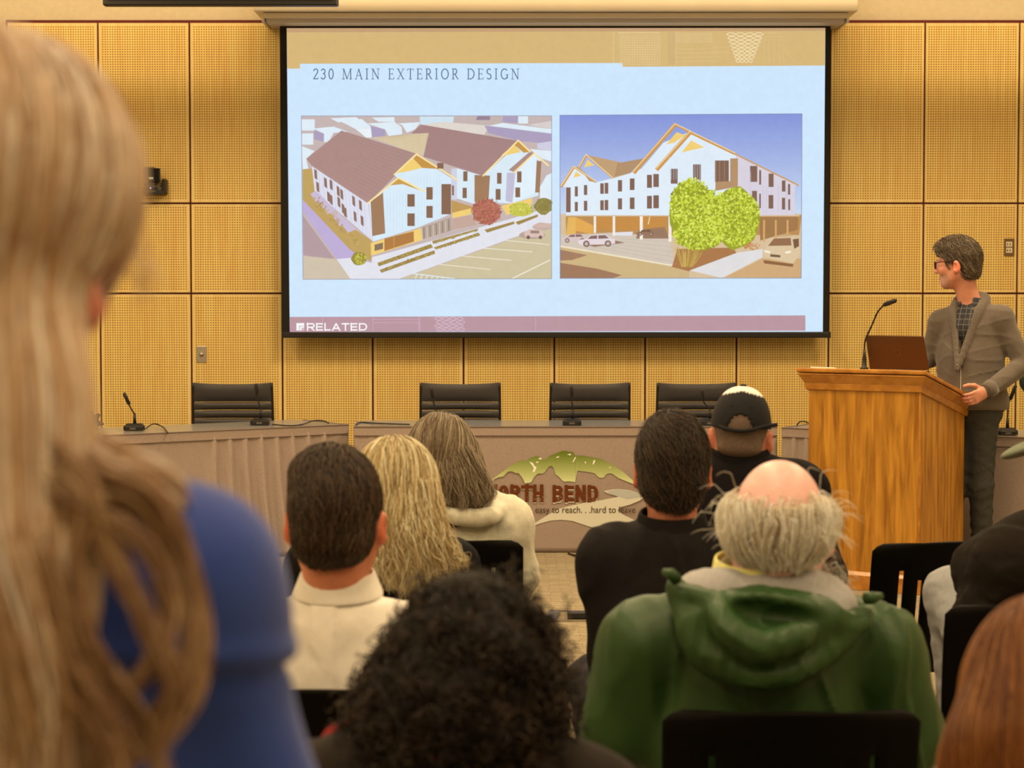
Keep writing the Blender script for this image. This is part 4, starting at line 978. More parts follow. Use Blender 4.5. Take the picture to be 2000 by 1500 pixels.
# laptop: lid back towards the audience
lap = thing('laptop', 'dark brown laptop open on the lectern, lid back to the audience', 'laptop', LW(.3, .3, lz(.3)))
M_lap = mat('laptop_lid', A(92, 54, 24), .28, .5, spec=.6)
f0 = Q(1700, 720, 1.095); e0 = Q(1816, 722, 1.095)
sA, dA = LW(.52, .16, 0), LW(.06, .24, 0)
yl = 10.86
c0, c1, c2, c3 = P(1699, 721, yl), P(1815, 723, yl - .08), P(1804, 657, yl - .11), P(1690, 655, yl - .03)
nn = nrm(np.cross(c1 - c0, c3 - c0)); nn = nn if nn[1] > 0 else -nn
lid = MB().prism([c0, c1, c2, c3], nn * .008).obj('lid', M_lap, lap, bevel=.003)
cc = (c0 + c1 + c2 + c3) / 4 - nn * .0012
MB().tube([cc + .016 * (math.cos(a_) * nrm(c1 - c0) + math.sin(a_) * nrm(c3 - c0)) for a_ in np.linspace(0, 6.2832, 25)], .0014, 5, caps=False).obj('round_logo', mat('laptop_logo', A(120, 84, 50), .3, .6), lid)
hz = nrm(np.array([nn[0], nn[1], -.235]));
MB().prism([c0 + hz * .01, c1 + hz * .01, c1 + hz * .24, c0 + hz * .24], (0, 0, -.014)).obj('keyboard_base', M_black, lap, bevel=.003)
# lectern microphone
t = thing('lectern_microphone', 'tall black gooseneck microphone at the left of the laptop', 'microphone', Q(1690, 719, 1.1))
b = P(1688, 719, 10.72)
MB().lathe(b - (0, 0, .005), [(.022, 0), (.022, .006), (.012, .012), (.011, .05), (.008, .07), (.007, .10)], 16).obj('base', M_black, t, smooth=True)
pts = arc([b + (0, 0, .08), P(1690, 665, 10.72), P(1703, 635, 10.70), P(1714, 610, 10.67), P(1726, 596, 10.63)])
MB().tube(pts, .0045, 8).obj('gooseneck', M_black, t, smooth=True)
MB().tube([P(1726, 596, 10.63), P(1729, 594.5, 10.62), P(1747, 587.5, 10.58), P(1750, 586.5, 10.57)], [.008, .012, .0125, .008], 12).obj('capsule', M_black, t, smooth=True)
# papers and small box on the lectern
for nm, s, d, w_, h_, th, m, lab, cat in (('paper_stack', .53, .05, .07, .06, .012, mat('paper', (.8, .76, .68), .8), 'white paper on the left corner of the lectern top', 'paper'), ('remote_control', .05, .36, .022, .06, .014, M_black, 'small black device on the right edge of the lectern top', 'remote')):
    p4 = [LW(s + a_ * w_, d + b2 * h_, lz(d + b2 * h_) + .001) for a_, b2 in ((-1, -1), (1, -1), (1, 1), (-1, 1))]
    tag(MB().prism(p4, np.array((0, 0, th))).obj(nm, m, bevel=.003), lab, cat)
cable('brown cable lying behind the lectern microphone', [LW(.44, .03, lz(.03) + .006), LW(.40, .06, lz(.06) + .012), LW(.34, .05, lz(.05) + .01), LW(.28, .08, lz(.08) + .008)], .005)

# ================================================================ FLOOR BOX
fb = thing('floor_box', 'metal floor box set into the carpet with its lid up', 'floor box', Q(1110, 1202, 0))
a_, b_, c_, d_ = Q(1066, 1213, .004), Q(1200, 1213, .004), Q(1200, 1194, .004), Q(1072, 1194, .004)
def strip(p, q, w): 
    dd = nrm(q - p); n_ = np.array([-dd[1], dd[0], 0]) * w
    return MB().prism([p, q, q + n_, p + n_], (0, 0, .006))
for p_, q_, w_ in ((a_, b_, .012), (c_, d_, .012), (d_, a_, .05)): strip(p_, q_, w_).obj('frame_bar', M_steel, fb)
MB().prism([a_ + (.06, .03, -.002), b_ + (0, .03, -.002), c_ + (0, -.02, -.002), d_ + (.06, -.02, -.002)], (0, 0, .003)).obj('carpet_insert', bpy.data.materials['carpet'], fb)
plug = Q(1125, 1206, .012)
pg = thing('power_plug', 'black plug and cord in the floor box', 'plug', plug)
MB().box(plug + (.02, 0, .012), (.06, .03, .014)).obj('plug_body', M_black, pg, bevel=.004)
MB().tube(arc([plug + (.06, 0, .02), plug + (.14, -.02, .012), plug + (.26, -.02, .008)]), .008, 8).obj('cord', M_black, pg)

# ================================================================ AUDIENCE CHAIRS
M_shell = mat('black_shell', (.003, .0025, .002), .6, spec=.08)
def shell_chair(slots=True):
    t = thing('stack_chair', 'x', 'chair', (0, 0, 0), group='black stacking chairs')
    # local: sitter faces +y; seat centre at origin; backrest at y=-.21
    us = [-1, -.97, -.9, -.75, -.66, -.60, -.5, -.42, -.36, -.26, -.18, -.12, 0, .12, .18, .26, .36, .42, .5, .60, .66, .75, .9, .97, 1]
    vs = [0, .03, .1, .2, .3, .36, .42, .5, .58, .64, .72, .8, .9, .96, .985, 1]
    hol = [(-.66, -.60, .42, .8), (-.42, -.36, .36, .72), (-.18, -.12, .30, .64), (.12, .18, .30, .64), (.36, .42, .36, .72), (.60, .66, .42, .8)]
    def pt(u, v):
        cr = .06; hw = .225 - .02 * (1 - v) ** 2; x = u * hw
        if v > .96: x = u * (hw - .035 * ((v - .96) / .04) ** 2)
        return (x, -.215 - .075 * v + .055 * u * u, .43 + .39 * v - (.010 * u * u))
    g = [[pt(u, v) for u in us] for v in vs]
    def sk(i, j):
        u, v = (us[j] + us[j+1]) / 2, (vs[i] + vs[i+1]) / 2
        return slots and any(a < u < b and c < v < d for a, b, c, d in hol)
    MB().grid(g, sk).obj('backrest', M_shell, t, smooth=True, solid=.012)
    s = []
    for i in range(13):
        v = i / 12; y = -.22 + .46 * v; r = []
        for j in range(13):
            u = j / 12 * 2 - 1; w_ = .225 + .01 * math.sin(v * 3); x = u * (w_ if .04 < v < .96 else w_ - .03)
            r.append((x, y, .445 - .02 * (1 - u * u) * math.sin(v * 3.0) - (.05 * max(0, v - .85) / .15) ** 1 * .5))
        s.append(r)
    MB().grid(s).obj('seat', M_shell, t, smooth=True, solid=.016)
    for sx in (-1, 1):
        MB().tube(arc([(sx * .20, .19, .425), (sx * .225, .215, .40), (sx * .235, .235, .2), (sx * .24, .25, .012)], 16), .011, 8).obj('leg', M_chrome, t, smooth=True)
        MB().tube(arc([(sx * .20, -.19, .425), (sx * .228, -.22, .40), (sx * .238, -.27, .2), (sx * .242, -.31, .012)], 16), .011, 8).obj('leg', M_chrome, t, smooth=True)
        MB().tube([(sx * .20, -.19, .425), (sx * .20, .19, .425)], .010, 8).obj('seat_rail', M_chrome, t, smooth=True)
        MB().tube([(sx * .232, -.235, .30), (sx * .232, .222, .30)], .008, 8).obj('stretcher', M_chrome, t, smooth=True)
        MB().tube([(sx * .195, -.19, .43), (sx * .195, -.24, .52), (sx * .19, -.26, .6)], .010, 8).obj('back_bracket', M_chrome, t, smooth=True)
        for y in (.25, -.31): MB().lathe((sx * .242, y, 0), [(.014, 0), (.014, .02), (.011, .025)], 10).obj('foot_cap', M_black, t)
    return t
ch0 = shell_chair(); _cf = [True]
def chair(x, y, psi, label):
    o = ch0 if _cf[0] else copy_tree(ch0); _cf[0] = False
    o.location = (x, y, 0); o.rotation_euler = (0, 0, -psi); o['label'] = label
    return o

# ================================================================ PEOPLE
UP = V(0, 0, 1)
def frame(psi, pitch=0.0, roll=0.0):
    """columns right, forward, up; psi 0 looks away from the camera, positive turns to the right"""
    p, q, r = math.radians(psi), math.radians(pitch), math.radians(roll)
    rt, fw = V(math.cos(p), -math.sin(p), 0), V(math.sin(p), math.cos(p), 0)
    f2 = fw * math.cos(q) - UP * math.sin(q); u2 = UP * math.cos(q) + fw * math.sin(q)
    r2 = rt * math.cos(r) + u2 * math.sin(r); u3 = u2 * math.cos(r) - rt * math.sin(r)
    return np.stack([r2, f2, u3], 1)

def add_head(S, C, R, s=1.0, jaw=1.0, nose=1.0):
    W = lambda *p: C + R @ (np.array(p) * s)
    def E(c, r, **k): S.ell(W(*c), np.array(r) * s, R, **k)
    E((0, -.014, .018), (.076, .095, .093), k=.03)
    E((0, .028, -.035), (.060, .066, .085), k=.04)
    E((0, .062 * jaw, -.100), (.030, .028, .024), k=.035)
    for x in (-1, 1):
        S.cap(W(x * .054, -.002, -.06), W(x * .022, .06 * jaw, -.104), .020 * s, .018 * s, k=.03)
        E((x * .038, .062, -.03), (.024, .026, .024), k=.02)
        E((x * .031, .098, .000), (.018, .014, .011), k=.012, sub=True)
        E((x * .031, .079, -.001), (.0125, .0125, .0125), k=.003)
        E((x * .0125, .098, -.038), (.009, .011, .008), k=.008)
        a = np.array(R); er = R @ np.array([[math.cos(.45 * x), math.sin(.45 * x), 0], [-math.sin(.45 * x), math.cos(.45 * x), 0], [0, 0, 1]])
        S.ell(W(x * .087, -.014, -.022), np.array((.009, .021, .033)) * s, er, k=.008)
        S.ell(W(x * .095, -.006, -.020), np.array((.006, .011, .018)) * s, er, k=.006, sub=True)
        S.ell(W(x * .079, -.003, -.047), np.array((.007, .011, .012)) * s, er, k=.008)
    S.cap(W(-.030, .088, .016), W(.030, .088, .016), .010 * s, k=.016)
    S.cap(W(0, .094, .006), W(0, .110 * (.4 + .6 * nose) + .0, -.034), .0085 * s, .0125 * s, k=.012)
    S.cap(W(-.020, .086, -.064), W(.020, .086, -.064), .0065 * s, k=.010)
    S.cap(W(-.016, .085, -.075), W(.016, .085, -.075), .0072 * s, k=.010)
    S.cap(W(-.022, .096, -.0695), W(.022, .096, -.0695), .0022 * s, k=.005, sub=True)

def add_hand(S, w, d, n, t, curl=.35, sc=1.0, spread=.0, k=.004):
    """wrist w, finger direction d, palm normal n, thumb side t"""
    d, n = nrm(d), nrm(n); t = nrm(t - d * (t @ d)); n = nrm(n - d * (n @ d) - t * (n @ t))
    offs = (.030, .011, -.008, -.026); lens = (.072, .080, .074, .058)
    S.cap(w, w + d * .04 * sc, .026 * sc, .030 * sc, w=n, q=.62, k=.02)
    cs = curl if hasattr(curl, '__len__') else (curl,) * 4
    for o, L, c in zip(offs, lens, cs):
        K = w + (d * (.086 - abs(o) * .25) + t * o) * sc
        S.cap(w + (d * .02 + t * o * .6) * sc, K, .0125 * sc, .0110 * sc, k=.012)
        p = K; a = c * .5
        for j, f in enumerate((.46, .31, .23)):
            dd = d * math.cos(a) + n * math.sin(a) + t * o * spread
            q = p + nrm(dd) * L * f * sc; S.cap(p, q, (.0090 - j * .0008) * sc, (.0084 - j * .0010) * sc, k=k); p = q; a += c
    b = w + (d * .025 + t * .026 + n * .006) * sc; dirs = (d * .62 + t * .70 + n * .30, d * .85 + t * .35 + n * .45, d * .95 + t * .1 + n * .4)
    p = b
    for j, (dd, L) in enumerate(zip(dirs, (.042, .034, .026))):
        q = p + nrm(dd) * L * sc; S.cap(p, q, (.0125 - j * .0015) * sc, (.0110 - j * .0012) * sc, k=.008 if j == 0 else .005); p = q

def skin_colors(C, R, base, s=1.0, ear=(1.12, .72, .66), grey=None):
    base = np.array(base)
    def f(v):
        l = ((v - C) @ R) / s; c = np.tile(base, (len(v), 1))
        def blend(mask, col): c[:] = c * (1 - mask[:, None]) + np.array(col) * mask[:, None]
        e = np.clip(1 - np.sqrt(((np.abs(l[:, 0]) - .086) / .018) ** 2 + ((l[:, 1] + .012) / .03) ** 2 + ((l[:, 2] + .025) / .042) ** 2), 0, 1)
        blend(np.clip(e * 2.2, 0, 1) * .8, base * np.array(ear))
        lp_ = np.clip(1.3 - np.sqrt((l[:, 0] / .026) ** 2 + ((l[:, 1] - .09) / .02) ** 2 + ((l[:, 2] + .070) / .013) ** 2), 0, 1); blend(np.clip(lp_ * 2, 0, 1) * .7, base * np.array((.95, .55, .5)))
        ck = np.clip(1 - np.sqrt(((np.abs(l[:, 0]) - .042) / .03) ** 2 + ((l[:, 1] - .075) / .03) ** 2 + ((l[:, 2] + .035) / .03) ** 2), 0, 1); blend(ck * .5, base * np.array((1.08, .8, .76)))
        for x in (-1, 1):
            de = np.sqrt((l[:, 0] - x * .031) ** 2 + (l[:, 1] - .088) ** 2 * .5 + (l[:, 2] + .001) ** 2)
            blend((de < .0085).astype(float), (.75, .72, .68)); blend((de < .0048).astype(float), (.05, .035, .025))
            br = (np.abs(l[:, 0] - x * .032) < .02) & (np.abs(l[:, 2] - .019) < .005) & (l[:, 1] > .06); blend(br * .7, (.1, .07, .045))
        if grey is not None:
            m = (l[:, 2] < -.052) & (l[:, 2] > -.15) & (l[:, 1] > .035 - .4 * (l[:, 2] + .1)) & (np.abs(l[:, 0]) < .062); blend(m * .55, grey)
        return np.clip(c, 0, 1)
    return f

def joints_seated(HCp, SCp, sw, psi, hip=None, hipoff=.10, roll=0.0, **ov):
    fw, rt = V(math.sin(math.radians(psi)), math.cos(math.radians(psi)), 0), V(math.cos(math.radians(psi)), -math.sin(math.radians(psi)), 0)
    J = dict(C=HCp, SC=SCp, fw=fw, rt=rt)
    J['sR'], J['sL'] = SCp + rt * sw + UP * roll, SCp - rt * sw - UP * roll
    hp = SCp + fw * hipoff if hip is None else np.array(hip, float); hp = V(hp[0], hp[1], .535); J['H'] = hp
    for k, x in (('R', 1), ('L', -1)):
        J['e' + k] = J['s' + k] + rt * x * .075 + fw * .06 - UP * .25
        J['w' + k] = hp + rt * x * .10 + fw * .27 + UP * .12
        J['h' + k] = hp + rt * x * .085 - UP * .0; J['k' + k] = hp + rt * x * .13 + fw * .42 - UP * .02
        J['a' + k] = J['k' + k] + fw * .02 - UP * (J['k' + k][2] - .085); J['t' + k] = J['a' + k] + fw * .15 + rt * x * .03 - UP * .045
        J['hd' + k] = fw - UP * .5 - rt * x * .25; J['hn' + k] = -UP + fw * -.4; J['ht' + k] = -rt * x
    J.update(ov); return J
def joints_stand(HCp, SCp, sw, psi, **ov):
    J = joints_seated(HCp, SCp, sw, psi); fw, rt = J['fw'], J['rt']
    hp = V(SCp[0], SCp[1], SCp[2] * .655); J['H'] = hp
    for k, x in (('R', 1), ('L', -1)):
        J['e' + k] = J['s' + k] + rt * x * .05 - UP * .29 - fw * .02; J['w' + k] = J['e' + k] + fw * .08 - UP * .24 + rt * x * .01
        J['h' + k] = hp + rt * x * .09 - UP * .03; J['k' + k] = hp + rt * x * .10 + fw * .02; J['k' + k][2] = .5
        J['a' + k] = J['k' + k] - fw * .02; J['a' + k][2] = .09; J['t' + k] = J['a' + k] + fw * .15 + rt * x * .03; J['t' + k][2] = .04
        J['hd' + k] = -UP + fw * .15; J['hn' + k] = -rt * x; J['ht' + k] = fw
    J.update(ov); return J

def body_sdf(J, Rh, hs=1.0, b=1.0, jaw=1.0, nose=1.0, neck=.054, hands=True, curl=.35):
    S = Sdf(); add_head(S, J['C'], Rh, hs, jaw, nose); fw, rt = J['fw'], J['rt']; SCp, H = J['SC'], J['H']
    nb = SCp + UP * .045 - fw * .01; J['NB'] = nb
    S.cap(J['C'] + Rh @ V(0, -.018, -.055) * hs, nb, neck * hs, neck * 1.06, k=.03)
    S.cap(SCp - UP * .09, SCp - UP * .25, .125 * b, .115 * b, w=fw, q=.6, k=.06); S.cap(SCp - UP * .25, H, .105 * b, .12 * b, w=fw, q=.66, k=.06)
    for k in 'RL':
        S.cap(nb, J['s' + k], .040, .036, k=.05); S.cap(J['s' + k], J['e' + k], .040, .034, k=.04); S.cap(J['e' + k], J['w' + k], .034, .026, k=.02)
        S.cap(J['h' + k], J['k' + k], .068, .046, k=.05); S.cap(J['k' + k], J['a' + k], .046, .034, k=.03); S.cap(J['a' + k], J['t' + k], .032, .024, k=.02)
        if hands: add_hand(S, J['w' + k], np.array(J['hd' + k], float), np.array(J['hn' + k], float), np.array(J['ht' + k], float), J.get('curl' + k, curl), .98)
    return S
def top_sdf(J, b=1.0, arm=1.0, sleeve=1.0, trap=.05, hem=None, thick=1.0, delt=.062):
    S = Sdf(); fw = J['fw']; SCp, H = J['SC'], J['H']; nb = SCp + UP * .03 - fw * .015
    S.cap(SCp - UP * .085, SCp - UP * .24, .165 * b, .16 * b, w=fw, q=.68 * thick, k=.07); S.cap(SCp - UP * .24, H + UP * (.02 if hem is None else hem), .155 * b, .165 * b, w=fw, q=.72 * thick, k=.07)
    for k in 'RL':
        s, e, w = J['s' + k], J['e' + k], J['w' + k]
        S.cap(nb, s + UP * .004, trap, .050 * arm, k=.05); S.ell(s - UP * .015, delt * arm, k=.05)
        S.cap(s, e, .058 * arm, .050 * arm, k=.035)
        if sleeve > 0: S.cap(e, e + (w - e) * sleeve, .050 * arm, .040 * arm, k=.02)
    return S
def legs_sdf(J, b=1.0):
    S = Sdf(); rt = J['rt']; H = J['H']
    S.cap(H - rt * .06, H + rt * .06, .115 * b, k=.05)
    for k in 'RL':
        S.cap(J['h' + k], J['k' + k], .088 * b, .064 * b, k=.05); a = J['a' + k]; S.cap(J['k' + k], a - UP * .03, .064 * b, .052 * b, k=.03)
    return S
def shoes(J, parent, m):
    for k in 'RL':
        a, t = J['a' + k], J['t' + k]; S = Sdf(); a2 = V(a[0], a[1], min(a[2], a[2]) - .045); d = nrm(t - a)
        S.cap(a - UP * .02, a2, .046, .046, k=.02); S.cap(a2 - J['fw'] * .02, t + d * .02, .042, .036, k=.03)
        obj('shoe', S.mesh('shoe', .012)[0], m, parent)
def collar(name, m, parent, C, R, rx, ry, h, n=36, flare=.004, gap=0.0, th=.004, bulge=.0, lean=0.0, dip=0.0):
    """band round the neck; C centre of the lower edge, gap: opening half-angle at the front (degrees)"""
    g = []
    for i in range(7):
        f = i / 6; r = []
        for k in range(n + 1):
            a = math.radians(gap + (360 - 2 * gap) * k / n); x, y = math.sin(a), math.cos(a)
            e = 1 + (flare * (1 - f) + bulge * math.sin(math.pi * f)) / rx
            r.append(C + R @ V(x * rx * e, y * ry * e + lean * f, h * f - dip * max(0, y) * 1.0))
        g.append(r)
    return MB().grid(g).obj(name, m, parent, smooth=True, solid=th, subsurf=1)

def hair_cap(C, R, s=1.0, infl=.010, nape=.05, front=.0, sides=True):
    S = Sdf(); W = lambda *p: C + R @ (np.array(p) * s); i = infl
    S.ell(W(0, -.016, .022), np.array((.077 + (i * .3 if sides else i), .096 + i, .092 + i)) * s, R, k=.02)
    if nape: S.ell(W(0, -.055, -.048), np.array((.058 + i * .6, .046 + i * .6, nape)) * s, R, k=.03)
    S.ell(W(0, .115, -.045 + front), np.array((.12, .09, .098)) * s, R, k=.02, sub=True)
    if sides:
        for x in (-1, 1): S.ell(W(x * .102, .006, -.036), np.array((.034, .036, .046)) * s, R, k=.012, sub=True)
    return S
def scalp(vs, C, R, fn, n, seed, s=1.0):
    l = ((vs - C) @ R) / s; ok = fn(l) & ~((np.abs(l[:, 0]) > .066) & (l[:, 2] < .012) & (l[:, 1] > -.042) & (l[:, 2] > -.09)); I = np.where(ok)[0]; r = np.random.default_rng(seed)
    p = vs[r.choice(I, n)]; return p + r.normal(size=p.shape) * .0025
def crown_flow(C, R, s=1.0, down=1.0, lift=.15, crown=(0, -.03, .1), swirl=.0):
    cw = C + R @ (np.array(crown) * s); g = -R[:, 2]
    def f(p, n, t):
        away = p - cw; away = away / (np.linalg.norm(away, axis=1, keepdims=True) + 1e-6)
        return away + g * down * .6 + n * lift * (1 - t) + np.cross(np.broadcast_to(R[:, 2], p.shape), away) * swirl
    return f
def locks(name, parent, m, guide, N, spread, seg=22, rad=.0006, noise=.006, seed=3, flat=(1, 1), fr=7.0):
    """strands bundled round a guide curve; spread: radius along the curve"""
    r = np.random.default_rng(seed); G = np.array(arc(guide, seg - 1)); sp = np.interp(np.linspace(0, 1, seg), np.linspace(0, 1, len(spread)), spread)
    T_ = np.gradient(G, axis=0); T_ /= np.linalg.norm(T_, axis=1, keepdims=True)
    A1 = np.cross(T_, V(0, 1, 0)); A1 /= np.linalg.norm(A1, axis=1, keepdims=True) + 1e-9; A2 = np.cross(T_, A1)
    a = r.uniform(0, 6.2832, N); q = np.sqrt(r.uniform(.05, 1, N)); ox, oy = q * np.cos(a) * flat[0], q * np.sin(a) * flat[1]
    tt = np.linspace(0, 1, seg); ph = r.uniform(0, 6.28, (N, 3)); cl = r.integers(0, 14, N); cph = r.uniform(0, 6.28, (14, 3))[cl]
    pts = G[None] + ox[:, None, None] * sp[None, :, None] * A1[None] + oy[:, None, None] * sp[None, :, None] * A2[None]
    for j in range(3):
        pts[:, :, j] += noise * (np.sin(fr * tt[None] + cph[:, j:j+1]) * (.3 + tt[None]) + .6 * np.sin(2.3 * fr * tt[None] + ph[:, j:j+1]) * (.15 + tt[None]))
    Lc = r.uniform(.86, 1.0, N); 
    cv = bpy.data.hair_curves.new(name); cv.add_curves([seg] * N); cv.position_data.foreach_set('vector', pts.reshape(-1).astype(np.float32))
    ra = cv.attributes.get('radius') or cv.attributes.new('radius', 'FLOAT', 'POINT')
    rr = rad * (1 - .6 * tt ** 3)[None] * r.uniform(.7, 1.3, N)[:, None]; ra.data.foreach_set('value', rr.reshape(-1).astype(np.float32))
    cv.materials.append(m); o = bpy.data.objects.new(name, cv); COL.objects.link(o); o.parent = parent; o.matrix_parent_inverse = worldm(parent).inverted(); o['kind'] = 'stuff'
    return o

M_skin = attr_mat('skin', .45, .4, sss=.12, var=.06, scale=90)
M_shoe = mat('black_shoes', (.02, .018, .016), .4)
SK1 = A(212, 132, 92); SK2 = A(226, 150, 112); SK3 = A(196, 118, 78)
def start(label, J, base, cat='person'):
    return thing('person', label, cat, (J['H'][0], J['H'][1], 0))
def add_body(root, J, Rh, skin, vox=.0085, grey=None, ear=(1.12, .72, .66), **k):
    S = body_sdf(J, Rh, **k); me, vs = S.mesh('body', vox, color=skin_colors(J['C'], Rh, skin, k.get('hs', 1.0), ear, grey))
    return obj('body', me, M_skin, root), S
CHAIRS = []
def sit(J, label, back=None):
    c = J['H'] + J['fw'] * .03; psi = math.atan2(J['fw'][0], J['fw'][1])
    if back is not None: c = V(c[0], back + .29, 0)
    return chair(c[0], c[1], psi, label)

# ---------------------------------------------------------------- speaker at the lectern
YP = 11.12
def sp(x, y, dy=0.0): return P(x, y, YP + dy)
J = joints_stand(sp(1869, 512), sp(1893, 612), .175, -148)
J['sL'] = sp(1955, 620, -.06); J['sR'] = sp(1838, 628, .10); J['SC'] = (J['sL'] + J['sR']) / 2 + UP * .01
J['eL'] = sp(2000, 712, -.10); J['wL'] = sp(1926, 765, -.26); J['eR'] = sp(1812, 700, .16); J['wR'] = LW(.33, .5, lz(.5) + .06); J['wR'] = np.array(J['wR'])
J['hdL'] = P(1888, 786, YP - .33) - J['wL']; J['hnL'] = V(-.62, .55, -.55); J['htL'] = V(-.35, -.3, .85); J['curlL'] = (.55, .6, .62, .66)
J['hdR'] = V(-.6, -.7, -.2); J['hnR'] = -UP; J['htR'] = V(-.6, .6, 0)
J['H'] = sp(1898, 790); J['hL'] = sp(1920, 800, -.02); J['hR'] = sp(1878, 800, .06); J['kL'] = sp(1916, 950, -.03); J['kR'] = sp(1862, 950, .02)
J['aL'] = sp(1918, 1100, .02); J['aR'] = sp(1850, 1098, .08)
for k in 'LR': J['a' + k][2] = .09; J['t' + k] = J['a' + k] + J['fw'] * .15; J['t' + k][2] = .04
Rh = frame(-66, 6, 2)
pr_ = start('standing man in a grey-brown cardigan and glasses at the lectern, looking at the screen', J, None)
bo, _ = add_body(pr_, J, Rh, A(206, 126, 84), vox=.0052, hs=1.06, neck=.056, grey=A(150, 112, 82))
SP = J
M_card = mat('grey_brown_knit', A(92, 72, 50), .9, var=.12, scale=160, bump=.35, bscale=420, sheen=.3)
S = top_sdf(J, 1.04, 1.0, .96, trap=.056, hem=-.02, delt=.052)
S.cap(J['SC'] - UP * .22 + J['fw'] * .05, J['H'] + UP * .06 + J['fw'] * .05, .10, .115, k=.08); S.cap(J['H'] - J['rt'] * .05, J['H'] + J['rt'] * .05, .142, k=.06); S.box((J['H'][0], J['H'][1], sp(1900, 797)[2] - .3), (.22, .22, .3), k=.012, sub=True)
# open front: a V between the lapels
fr_ = J['fw']; vtop = J['SC'] + UP * .07 + fr_ * .13; vbot = J['SC'] - UP * .25 + fr_ * .20
for f in np.linspace(0, 1, 7):
    q = vtop + (vbot - vtop) * f; S.ell(q, (.012 + .056 * (1 - f), .075, .045), frame(-148), k=.012, sub=True)
fo = both(folds((.003, 14, (1, 1, .9), 3)), ridged((.004, 14, (.8, .8, 1.4), 4)))
me, vs = S.mesh('cardigan', .0075, disp=fo); cdg = obj('cardigan', me, M_card, pr_)
nb = J['SC'] + UP * .035
# shawl collar
for sd in (-1, 1):
    rtv = J['rt']; pts = arc([nb + UP * .075 - fr_ * .065 + rtv * sd * .015, nb + UP * .06 + rtv * sd * .072 - fr_ * .02, nb + UP * .0 + rtv * sd * .074 + fr_ * .075, nb - UP * .13 + rtv * sd * .040 + fr_ * .125, vbot + fr_ * .004 - UP * .02], 22)
    S2 = Sdf()
    for i in range(len(pts) - 1):
        w0 = .030 * (1 - .55 * i / 22); S2.cap(pts[i], pts[i+1], w0, w0, k=.012, w=nrm(fr_ + rtv * sd * .5), q=.5)
    obj('shawl_collar', S2.mesh('shawl_collar', .006)[0], M_card, cdg)
MB().tube(arc([vbot + fr_ * .012, J['SC'] * .5 + J['H'] * .5 + fr_ * .165 - UP * .02, J['H'] + UP * .01 + fr_ * .175]), .0035, 6).obj('zipper', M_steel, cdg)
wl = J['wL']; dl = nrm(J['wL'] - J['eL'])
MB().tube([wl - dl * .05, wl - dl * .02, wl + dl * .006], [.045, .043, .041], 18, caps=False).obj('cuff', M_card, cdg, smooth=True, solid=.004)
# plaid shirt
def plaid():
    m = mat('dark_plaid', (.012, .012, .013), .8); nt = m.node_tree; b = nt.nodes['Principled BSDF']; tc = nt.nodes.new('ShaderNodeTexCoord'); prev = None
    mp = nt.nodes.new('ShaderNodeMapping'); mp.inputs['Rotation'].default_value = (0, 0, math.radians(30)); nt.links.new(tc.outputs['Object'], mp.inputs[0])
    for ax in ('X', 'Z'):
        wv = nt.nodes.new('ShaderNodeTexWave'); wv.bands_direction = ax; wv.inputs['Scale'].default_value = 11.0; wv.inputs['Distortion'].default_value = 0
        nt.links.new(mp.outputs[0], wv.inputs['Vector']); r = nt.nodes.new('ShaderNodeValToRGB'); r.color_ramp.elements[0].position = .93; r.color_ramp.elements[1].position = .97
        nt.links.new(wv.outputs[1], r.inputs[0])
        if prev is None: prev = r.outputs[0]
        else:
            mx = nt.nodes.new('ShaderNodeMix'); mx.data_type = 'RGBA'; mx.blend_type = 'ADD'; mx.inputs['Factor'].default_value = 1; nt.links.new(prev, mx.inputs['A']); nt.links.new(r.outputs[0], mx.inputs['B']); prev = mx.outputs['Result']
    mx = nt.nodes.new('ShaderNodeMix'); mx.data_type = 'RGBA'; mx.inputs['A'].default_value = (*A(40, 34, 30), 1); mx.inputs['B'].default_value = (*A(86, 76, 60), 1)
    nt.links.new(prev, mx.inputs['Factor']); nt.links.new(mx.outputs['Result'], b.inputs['Base Color']); return m
M_plaid = plaid()
S = Sdf(); S.cap(J['SC'] - UP * .07, J['SC'] - UP * .26, .150, .150, w=fr_, q=.68, k=.05).cap(nb - UP * .0, J['SC'] - UP * .06 + fr_ * .04, .066, .09, k=.05); S.cap(J['SC'] - UP * .26, J['H'], .14, .14, w=fr_, q=.7, k=.05)
S.cap(nb + UP * .05 + fr_ * .09, nb - UP * .05 + fr_ * .105, .030, .008, k=.01, sub=True)
sh_ = obj('shirt', S.mesh('shirt', .007)[0], M_plaid, pr_)
collar('shirt_collar', M_plaid, sh_, nb + UP * .012 - fr_ * .004, frame(-148, -8), .068, .070, .055, gap=24, flare=.014)
for i in range(3): MB().lathe(nb - UP * (.055 + .075 * i) + fr_ * (.128 + .01 * i), [(.005, 0), (.004, .003)], 10, fr_).obj('button', M_black, sh_)
M_trou = mat('dark_grey_trousers', A(62, 54, 40), .85, var=.12, scale=120, bump=.3, bscale=300)
S = legs_sdf(J, .98); obj('trousers', S.mesh('trousers', .0085, disp=folds((.006, 45, (1, 1, 2.2), 8), (.003, 90, (1, 1, 2), 9)))[0], M_trou, pr_)
shoes(J, pr_, M_shoe)
